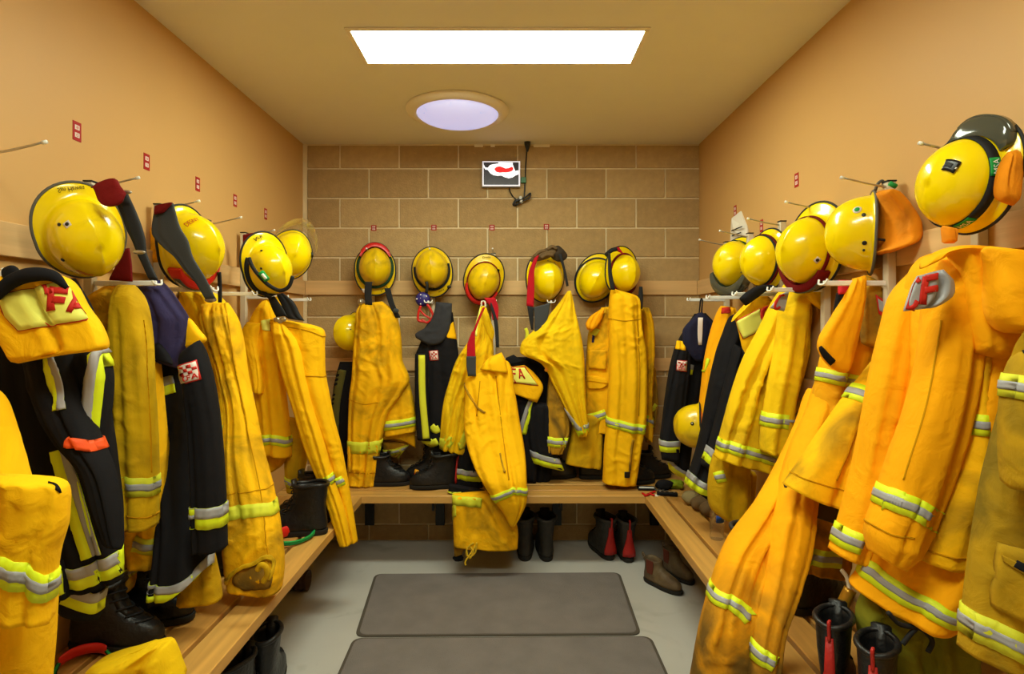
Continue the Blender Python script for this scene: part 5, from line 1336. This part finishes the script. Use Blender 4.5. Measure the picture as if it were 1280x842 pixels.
b_ = g.cloth('sleeve', ORANGE, [(1168, 326, 1216, 326), (1160, 380, 1216, 390), (1152, 450, 1210, 465), (1134, 520, 1198, 530), (1112, 580, 1182, 590), (1098, 625, 1162, 640), (1086, 665, 1145, 678), (1090, 690, 1122, 707)], 1.44, th=.07, seed=154, nf=1, fa=.3, wr=.0028, hollow=True, topcap=.5,
        folds=[(.4, .35, .2, 1.1, .008, .03)])
g.tape3(b_, [(1098, 622), (1112, 622), (1128, 628)], 27); g.tape3(b_, [(1128, 629), (1144, 635), (1160, 645)], 27)
g.tape1(b_, [(1178, 400), (1160, 500), (1130, 600)], 2.0, SEAM, 'seam', .002)
g.tape1(b_, [(1092, 655), (1115, 668), (1142, 672)], 2.0, SEAM, 'seam', .002)
y_ = g.cloth('shoulder', ORANGE, [(1150, 336, 1172, 326), (1160, 322, 1190, 308), (1185, 316, 1235, 312), (1200, 345, 1262, 345), (1208, 400, 1262, 410), (1216, 440, 1250, 450)], 1.38, th=.05, seed=155, nf=2, fa=.3, wr=.003)
p_ = g.cloth('name_panel', SILVER, [(1147, 345, 1177, 337), (1140, 356, 1190, 352), (1134, 372, 1191, 366), (1129, 389, 1170, 384)], 1.345, th=.012, nf=0, wr=.002, seed=156, p=8, topcap=1, folds=[(.72, .6, -.2, 1.2, .016, .07)])
g.text(p_, 'C', [(1134, 354), (1152, 347), (1148, 380), (1130, 388)], REDP, .003, th=.26); g.text(p_, 'F', [(1154, 346), (1180, 341), (1172, 377), (1150, 381)], REDP, .003, th=.28)
g.cloth('hood_fold', ORANGE, [(1232, 308, 1262, 312), (1238, 335, 1300, 340), (1236, 370, 1310, 372), (1240, 395, 1310, 398), (1256, 416, 1300, 418)], 1.30, th=.06, seed=157, nf=1, fa=.6, wr=.003)

g = G('worn olive yellow coat cut by the right edge of the picture, pocket with black fastener', 1290, 470, 1.20, GR_)
c = g.cloth('body', OLIVE_D, [(1285, 410, 1330, 405), (1272, 450, 1345, 450), (1256, 520, 1350, 520), (1236, 600, 1350, 600), (1222, 680, 1350, 680), (1210, 770, 1350, 780), (1204, 812, 1350, 850)], 1.22, th=.075, seed=161, nf=3, fa=.3, wr=.006, hollow=True)
g.tape3(c, [(1209, 781), (1245, 795), (1290, 815)], 34, LIME_D)
g.patch(c, [(1252, 680, 1300, 690), (1240, 730, 1300, 745), (1244, 760, 1300, 785)], OLIVE_D, 'pocket', .02, .022, 10, 8)
g.patch(c, [(1246, 690, 1300, 716), (1250, 700, 1300, 732)], OLIVE_D, 'pocket_flap', .028, .006, 6, 8)
g.patch(c, [(1264, 696, 1282, 706), (1259, 704, 1279, 716)], BLACKF, 'fastener', .032, .006, 4, 6)
s_ = g.cloth('sleeve', OLIVE_D, [(1276, 440, 1330, 440), (1262, 480, 1335, 480), (1258, 560, 1335, 560), (1262, 610, 1335, 615)], 1.12, th=.06, seed=162, nf=2, fa=.3, wr=.006)
g.tape3(s_, [(1262, 478), (1280, 484), (1310, 492)], 30, LIME_D)
g.patch(s_, [(1270, 424, 1300, 440), (1268, 436, 1300, 452)], BLACKF, 'strap_tab', .006)

g = G('rumpled olive green bag of clothing on the right bench behind the nearest boots', 1140, 790, 1.55, None, 'kit_bag', 'bag')
c = g.cloth('bag', fabric('olive green canvas', (128, 126, 30), var=.2), [(1085, 742, 1160, 735), (1075, 770, 1205, 765), (1080, 810, 1215, 810), (1090, 850, 1200, 850)], 1.55, th=.09, seed=171, nf=5, fa=.5, wr=.012, clampx=True)
for P_ in ([(1110, 765), (1125, 780), (1150, 785), (1165, 800), (1160, 815)], [(1128, 805), (1140, 790), (1158, 775), (1172, 778)]):
    g.part('cord', tube([W(a, b, 1.42) for a, b in P_], .006, 6, n=24), WEB)
g = G('grey hose end with a brass collar hanging beside the nearest boots on the right bench', 1058, 740, 1.60, None, 'breathing_tube', 'tube')
g.part('tube', tube([W(1052, 712, 1.66), W(1059, 722, 1.64), W(1062, 738, 1.62)], .006, 8, n=14), OFFW)
g.part('collar', tube([W(1063, 736, 1.62), W(1056, 750, 1.62), W(1052, 760, 1.62)], .017, 10, n=8), mat('brass', (190, 140, 40), .35, .5, metal=.6))

# ------------------------------------------------------------------ left wall, from the corner to the doorway
g = G('yellow jacket with its sleeve end open, hung behind the trousers by the left corner', 330, 376, 2.98, GL)
c = g.cloth('body', AMBER, [(328, 376, 336, 374), (318, 395, 342, 388), (312, 412, 346, 405), (312, 440, 352, 440), (318, 470, 354, 470), (324, 505, 358, 508), (328, 545, 363, 550), (328, 563, 364, 570)], 2.98, th=.08, seed=201, nf=4, wr=.005, hollow=True)
g.tape3(c, [(328, 550), (345, 550), (363.5, 555)], 13)
s_ = g.cloth('sleeve', AMBER, [(310, 402, 326, 404), (303, 422, 322, 426), (308, 440, 326, 448), (314, 470, 330, 478), (317, 488, 329, 492)], 2.90, th=.05, seed=202, nf=2, wr=.004, hollow=True)
c3 = g.cloth('hem', AMBER_S, [(330, 560, 363, 565), (332, 580, 352, 582), (334, 590, 340, 590)], 3.02, th=.05, seed=203, nf=1)
g.patch(c, [(327, 401, 336, 398), (328, 412, 336, 414)], PALE, 'neck_label'); g.patch(c, [(335, 402, 340, 398), (336, 414, 341, 410)], REDP, 'lining')
c4 = g.cloth('sleeve', OLIVE, [(356, 520, 384, 525), (357, 560, 385, 565), (358, 595, 378, 598), (360, 616, 374, 618)], 3.05, th=.05, seed=204, nf=2, wr=.005)
g.tape3(c4, [(359, 603), (366, 606), (376, 606)], 10, LIME_D)

g = G('bright yellow trousers hung by black braces by the left corner, both legs past the bench', 370, 405, 2.95, GL, 'turnout_trousers', 'trousers')
lg = g.cloth('leg', AMBER, [(342, 402, 356, 403), (344, 425, 374, 430), (352, 460, 382, 466), (366, 505, 392, 510), (380, 553, 406, 555), (397, 596, 417, 598), (412, 636, 431, 640), (425, 680, 439, 679)], 2.90, th=.055, seed=211, nf=2, wr=.004, hollow=True, topcap=.02)
g.tape3(lg, [(400, 605), (408, 602), (416, 597)], 12)
c = g.cloth('leg', AMBER, [(341, 398, 350, 398), (340, 401, 404, 412), (344, 425, 405.5, 432), (354, 455, 406, 462), (368, 488, 411, 492), (384, 522, 417, 522), (398, 556, 426, 556), (412, 594, 433, 592), (425, 635, 441, 638), (436, 678, 447, 676)], 2.96, th=.07, seed=212, nf=2, fa=.2, wr=.004, hollow=True,
        folds=[(.3, .1, .05, .5, .02, .05), (.15, .05, .1, .4, .015, .04)])
g.tape3(c, [(417, 605), (424, 602), (432, 598)], 12)
g.tape1(c, [(378, 470), (392, 470), (408, 472)], 1.3, SEAM, 'seam', .002)
g.tape1(c, [(352, 408), (380, 412), (402, 420)], 1.3, SEAM, 'seam', .002)
g.cloth('brace', WEB, [(335, 372, 343, 370), (340, 385, 353, 384), (345, 396, 359, 395)], 2.80, th=.008, nf=0, wr=0, topcap=1)
g.cloth('brace', WEB, [(346, 368, 354, 366), (352, 385, 368, 378), (360, 398, 376, 394), (372, 400, 381, 401)], 2.88, th=.012, nf=2, wr=0, topcap=1)
g.cloth('brace', AMBER, [(342, 372, 346, 370), (348, 384, 352, 383), (350, 392, 353, 392)], 2.84, th=.006, nf=0, wr=0, topcap=1)
for k_, (a, b) in enumerate(((346, 399), (350, 401), (354, 399))): g.part('buckle', blob((.014, .010, .012), W(a, b, 2.78), k_, .2), STEEL)

g = G('yellow jacket under the yellow trousers on the left wall, lime band on its short sleeve', 240, 358, 2.48, GL)
c = g.cloth('body', GOLD, [(226, 358, 248, 356), (219, 370, 275, 372), (228, 400, 290, 400), (240, 440, 296, 450), (252, 490, 298, 500), (264, 540, 300, 545), (272, 580, 300, 582), (277, 595, 299, 590)], 2.50, th=.08, seed=221, nf=4, wr=.005, hollow=True)
g.tape1(c, [(269, 543), (280, 541), (292, 537)], 20, LIME_D)
g.cloth('collar', BLACKF, [(210, 356, 232, 354), (214, 362, 228, 368)], 2.46, th=.02, nf=0, seed=2)

g = G('yellow trousers hung by grey braces on the left wall, rolled open hem, lime band', 270, 385, 2.35, GL, 'turnout_trousers', 'trousers')
c = g.cloth('leg', AMBER_S, [(253, 380, 285, 378, 0, 2.42), (254, 392, 296, 400, 0, 2.42), (263, 425, 303, 430, 0, 2.40), (276, 465, 309, 470, 0, 2.38), (285, 515, 319, 518, 0, 2.33), (281, 560, 328, 565, 0, 2.28), (280, 605, 340, 610, 0, 2.22), (281, 650, 349, 655, 0, 2.17), (283, 700, 354, 708, 0, 2.14), (288, 728, 351, 736, 0, 2.13)],
        2.3, th=.08, seed=231, nf=3, fa=.25, wr=.006, hollow=True, folds=[(.15, .3, .05, .6, .02, .05), (.45, .25, .0, .5, .015, .05), (.3, .5, .3, .75, .012, .05), (.8, .8, -.1, 1.1, .007, .03)])
g.tape1(c, [(282, 643), (310, 639), (337, 637), (347, 628)], 17, LIME_D)
g.tape1(c, [(288, 420), (300, 500), (322, 600), (335, 700)], 1.3, SEAM, 'seam', .002)
g.tape1(c, [(283, 618), (310, 615), (338, 610)], 1.3, SEAM, 'seam', .002)
g.patch(c, [(300, 711, 330, 702), (291, 722, 338, 712), (292, 731, 340, 724), (306, 738, 336, 735)], fabric('shaded hem lining', (150, 112, 34), soil=(80, 62, 26), soilamt=.6), 'hem_lining', .004)  # shade of the open hem's inside, put into the colour of this patch
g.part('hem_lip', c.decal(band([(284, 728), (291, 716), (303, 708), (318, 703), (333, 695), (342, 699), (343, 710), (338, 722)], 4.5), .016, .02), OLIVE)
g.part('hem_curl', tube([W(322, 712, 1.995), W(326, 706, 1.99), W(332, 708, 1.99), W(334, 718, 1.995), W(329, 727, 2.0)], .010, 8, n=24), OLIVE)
for q, w in (([(274, 340), (275, 360), (275, 378)], 5),):
    g.cloth('brace', WEBG if w > 6 else WEB, [(a-w/2, b, a+w/2, b) for a, b in q], 2.16 if w > 6 else 2.3, th=.005, nf=0, wr=0, topcap=1)
g.cloth('brace', WEBG, [(194, 259, 217, 254), (190, 291, 226, 285), (203, 308, 235, 300), (218, 321, 241, 320), (230, 337, 249, 334), (244, 353, 257, 347), (257, 374, 270, 373)], 2.0, th=.010, nf=1, fa=.5, wr=0, topcap=1)
g.cloth('brace_top', MAROON, [(194, 258, 216, 253), (193, 268, 204, 266)], 1.98, th=.012, nf=0, wr=0, topcap=1)
g.part('brace_clip', blob((.022, .008, .012), W(263, 374, 2.13), 7, .1), STEEL)
nf_ = g.cloth('neck_cloth', ORANGE_D, [(184, 284, 200, 282), (183, 300, 212, 300), (187, 320, 216, 320), (190, 332, 210, 330)], 2.26, th=.03, seed=5, nf=1)

g = G('black coat with a navy fleece hood and check badge on the left wall', 205, 352, 2.08, GL)
u_ = g.cloth('lining', OLIVE, [(232, 690, 266, 690), (228, 725, 274, 725), (224, 752, 277, 748)], 1.93, th=.05, seed=241, nf=2, wr=.005, hollow=True)
c = g.cloth('body', BLACKF, [(188, 432, 245, 428, 0, 2.10), (190, 465, 260, 465, 0, 2.08), (193, 520, 266, 520, 0, 2.04), (198, 590, 264, 590, 0, 1.98), (203, 640, 264, 640, 0, 1.94), (200, 690, 264, 680, 0, 1.90), (196, 725, 262, 700, 8, 1.88), (192, 748, 262, 706, 10, 1.87)], 2.10, th=.075, seed=242, nf=3, fa=.3, wr=.003, hollow=True)
g.tape2(c, [(192, 742), (215, 742), (238, 732), (254, 714), (261, 695)], 21)
s_ = g.cloth('sleeve', BLACKF, [(228, 440, 250, 425), (233, 470, 262, 462), (238, 520, 272, 515), (242, 570, 277, 568), (244, 620, 280, 620), (245, 686, 282, 684)], 1.84, th=.055, seed=243, nf=2, fa=.3, wr=.003, hollow=True)
g.tape2(s_, [(244, 648), (262, 648), (281, 645)], 26)
badge(g, s_, [(221, 457), (245, 449.5), (251, 474), (227, 481)])
g.patch(c, [(197, 473, 215, 469), (198, 496, 220, 490)], LIME, 'reflective_tape'); g.patch(c, [(197, 473, 215, 469), (198, 484, 218, 479)], SILVER, 'silver_strip', .006)
g.cloth('shoulder_yoke', AMBER, [(232, 396, 238, 398), (230, 412, 250, 414), (230, 425, 258, 424), (230, 438, 252, 430)], 1.98, th=.025, seed=244, nf=0, wr=.001)
g.cloth('hood', NAVY, [(170, 352, 200, 350), (176, 366, 213, 366), (184, 385, 224, 382), (187, 402, 234, 400), (188, 425, 233, 428), (192, 443, 228, 445), (208, 455, 222, 460)], 1.96, th=.06, seed=245, nf=3, fa=.35, wr=.006)
g.cloth('hood_edge', BLACKF, [(189, 430, 200, 428), (190, 442, 212, 445), (204, 452, 216, 456)], 1.90, th=.02, seed=246, nf=0, wr=.001)

g = G('mustard yellow coat on the left wall beside the coat with the navy hood', 150, 352, 1.88, GL)
c = g.cloth('body', AMBER_S, [(136, 356, 165, 352), (118, 372, 178, 366), (108, 392, 186, 400), (114, 430, 196, 450), (126, 490, 203, 520), (138, 550, 208, 570), (150, 620, 211, 620), (156, 665, 207, 672), (160, 702, 200, 706)], 1.92, th=.08, seed=251, nf=4, fa=.35, wr=.006, hollow=True)
g.tape3(c, [(165, 680), (185, 684), (205, 679)], 20, LIME_D)
c3 = g.cloth('hem', DIRTY, [(140, 650, 166, 655), (134, 690, 165, 690), (129, 733, 164, 736), (132, 745, 152, 746)], 1.90, th=.05, seed=252, nf=2, wr=.005)
g.tape1(c3, [(137, 724), (150, 722), (164, 712)], 10, LIME_D); g.tape1(c3, [(137, 724), (150, 722), (164, 712)], 4, SILVER, 'silver_strip', .005)
s_ = g.cloth('sleeve', OLIVE, [(148, 356, 168, 356), (147, 378, 178, 374), (144, 420, 187, 420), (144, 480, 190, 480), (147, 540, 194, 545), (154, 600, 195, 602), (156, 656, 194, 657)], 1.80, th=.06, seed=253, nf=3, fa=.25, wr=.004, hollow=True)
g.tape3(s_, [(155, 608), (174, 609), (195, 610)], 24, LIME_D)
g.tape1(s_, [(184, 400), (187, 500), (190, 590)], 1.3, SEAM, 'seam', .002)
g.tape1(s_, [(155, 645), (175, 647), (194, 646)], 1.3, SEAM, 'seam', .002)
g.tape1(c, [(149, 405), (141, 418), (138, 436)], 10, REDP, 'badge'); g.tape1(c, [(141, 430), (137, 445), (140, 455)], 8, SILVER, 'badge_field')

g = G('long black coat on the left wall, yellow yoke with red letters, orange arm band', 80, 350, 1.52, GL)
c = g.cloth('body', BLACKF, [(-10, 352, 95, 348), (-10, 395, 118, 388), (-8, 440, 131, 436), (-2, 500, 138, 500), (10, 570, 148, 572), (34, 640, 155, 640), (54, 700, 153, 690), (64, 742, 153, 712)], 1.55, Yb=1.66, th=.09, seed=261, nf=4, fa=.3, wr=.003, hollow=True)
g.tape2(c, [(66, 731), (95, 724), (125, 714), (152.5, 700)], 27)
g.tape2(c, [(74, 562), (84, 600), (99, 650), (114, 696)], 26)
u_ = g.cloth('hem_corner', BLACKF, [(70, 715, 135, 715), (76, 745, 126, 748), (84, 762, 124, 774)], 1.60, th=.05, seed=262, nf=1, wr=.002)
g.tape2(u_, [(80, 742), (100, 750), (125, 758)], 26)
s_ = g.cloth('sleeve', BLACKF, [(36, 436, 92, 436), (44, 475, 98, 475), (60, 520, 110, 515), (78, 548, 124, 552), (103, 580, 138, 585), (120, 630, 149, 640), (137, 684, 152, 686)], 1.45, th=.05, seed=263, nf=2, fa=.3, wr=.003)
s2 = g.cloth('sleeve', BLACKF, [(84, 434, 130, 434), (88, 470, 137, 475), (96, 520, 132, 530), (104, 560, 126, 575)], 1.50, th=.055, seed=264, nf=2, fa=.3, wr=.003)
g.tape2(s_, [(56, 442), (67, 470), (74, 512)], 17)
g.tape2(s2, [(123, 446), (117, 490), (110, 545)], 22, flip=True)
ab = g.tape1(s_, [(84, 552), (103, 555), (124, 560)], 13, mat('orange red arm band', (236, 84, 30), .55, .3), 'arm_band', .008)
y_ = g.cloth('yoke', AMBER, [(18, 342, 70, 342), (-12, 356, 86, 350), (-12, 385, 108, 384), (0, 412, 126, 410), (16, 440, 132, 434), (24, 454, 72, 444)], 1.38, th=.035, p=7, topcap=.6, seed=265, nf=0, wr=.002, folds=[(.62, .6, .1, 1.1, .016, .05)])
g.panel(y_, [(-2, 370, 84, 350), (6, 392, 100, 374), (24, 413, 116, 398)], PALE)
g.text(y_, 'F', [(61, 360), (88, 362), (89, 390), (64, 388)], REDP, .0065, th=.3); g.text(y_, 'A', [(86, 364), (106, 369), (114, 393), (84, 390)], REDP, .0065, th=.3)
g.tape1(y_, [(57, 356), (60, 362), (61, 368)], 4, REDP, 'letter', .0065)
g.part('collar', tube([W(-8, 372, 1.33), W(14, 352, 1.33), W(40, 343, 1.33), W(66, 345, 1.34), W(84, 360, 1.35)], [.012, .016, .017, .014, .005], 10, n=24), BLACKF)
g.part('collar_toggle', blob((.02, .012, .02), W(14, 342, 1.36), 3, .15), BLACKF)

g = G('yellow coat cut by the left edge of the picture, lime bands at pocket and hem', 0, 520, 1.18, GL)
c = g.cloth('body', AMBER, [(-70, 470, -14, 480), (-70, 510, 2, 506), (-75, 550, 15, 548), (-75, 590, 26, 590), (-80, 640, 42, 640), (-80, 690, 64, 690), (-80, 770, 62, 778), (-75, 860, 55, 862)], 1.22, th=.08, seed=271, nf=3, fa=.35, wr=.005, hollow=True)
p_ = g.cloth('pocket', AMBER, [(-6, 592, 34, 596), (-8, 602, 77, 604), (-10, 640, 82, 645), (-10, 690, 70, 694), (-10, 740, 63, 752), (-10, 772, 62, 779)], 1.10, th=.045, seed=272, nf=2, fa=.4, wr=.005)
g.tape3(p_, [(-6, 712), (28, 725), (64, 744)], 36)
g.patch(p_, [(70, 600, 77, 602), (68, 612, 76, 616)], BLACKF, 'fastener')
g.tape1(c, [(-20, 655), (2, 658)], 40, LIME)

g = G('folded yellow cloth lying on the left bench at the bottom edge of the picture', 170, 825, 1.58, None, 'folded_jacket', 'clothing')
c = g.cloth('cloth', GOLD, [(192, 802, 214, 799), (160, 814, 217, 806), (122, 826, 222, 822), (105, 850, 232, 848)], 1.60, th=.07, seed=281, nf=3, fa=.4, wr=.006)

# ------------------------------------------------------------------ braces and flaps that hang with the helmets
g = G('red and black braces hanging over the large helmet on the left wall', 150, 228, 1.72, None, 'braces', 'braces')
g.cloth('brace', MAROON, [(114, 235, 118, 232), (122, 229, 126, 254), (145, 223, 150, 256), (150, 232, 158, 242)], 1.60, th=.010, nf=0, wr=0, topcap=1)
g.cloth('brace', WEB, [(143, 248, 159, 240), (152, 268, 170, 264), (159, 287, 178, 285), (167, 303, 182, 302), (173, 319, 183, 315), (180, 334, 190, 333), (187, 350, 198, 350)], 1.66, th=.010, nf=1, fa=.4, wr=0, topcap=1)
g.cloth('brace', MAROON, [(150, 312, 162, 310), (146, 330, 165, 330), (136, 350, 166, 352)], 1.84, th=.008, nf=1, wr=0, topcap=1)
for q in ((157, 240), (174, 315)): g.part('slider', blob((.018, .006, .006), W(q[0], q[1], 1.62), 1, .05), STEEL)

g = G('maroon pad and black cord hanging beside the helmet with the green label', 312, 310, 2.85, None, 'braces', 'braces')
g.cloth('brace_pad', MAROON, [(304, 294, 318, 291), (304, 303, 322, 300), (304, 312, 314, 312)], 2.84, th=.014, nf=0, wr=0, topcap=1)
g.part('cord', tube([W(305, 312, 2.84), W(308, 325, 2.82), W(312, 336, 2.80), W(320, 345, 2.78), W(327, 362, 2.74), W(338, 372, 2.72)], .009, 8, n=24), WEB)

t = HR4
fl = Cloth([(1102, 238, 1116, 236), (1100, 258, 1134, 254), (1097, 290, 1150, 282), (1095, 318, 1146, 300), (1098, 319, 1115, 312)], 1.93, Yb=1.74, th=.03, seed=7, nf=2, fa=.4, wr=.002)
t.part('neck_flap', fl.build(), fabric('orange neck flap', (230, 140, 20), soil=(150, 90, 20), soilamt=.3), label='soft orange neck flap')
t.part('peg_loop', tube([W(1094, 238, 1.9), W(1097, 230, 1.9), W(1103, 226, 1.9), W(1106, 236, 1.9)], .005, 6, n=14), TRIMG)
t.part('label', tube([W(1112, 229, 1.82), W(1120, 233, 1.82)], .008, 8), GREENL)
t = HR5
fl = Cloth([(1260, 190, 1270, 187), (1250, 213, 1272, 210), (1246, 240, 1270, 243), (1250, 251, 1266, 257)], 1.31, th=.02, seed=8, nf=1, fa=.5, wr=.002, p=6)
t.part('neck_flap', fl.build(), fabric('orange neck flap', (230, 140, 20), soilamt=.3), label='soft orange neck flap')
fl = Cloth([(1178, 282, 1194, 286), (1180, 304, 1192, 304)], 1.40, th=.02, seed=9, nf=1, fa=.5, wr=.002)
t.part('neck_flap', fl.build(), fabric('orange neck flap', (230, 140, 20), soilamt=.3))
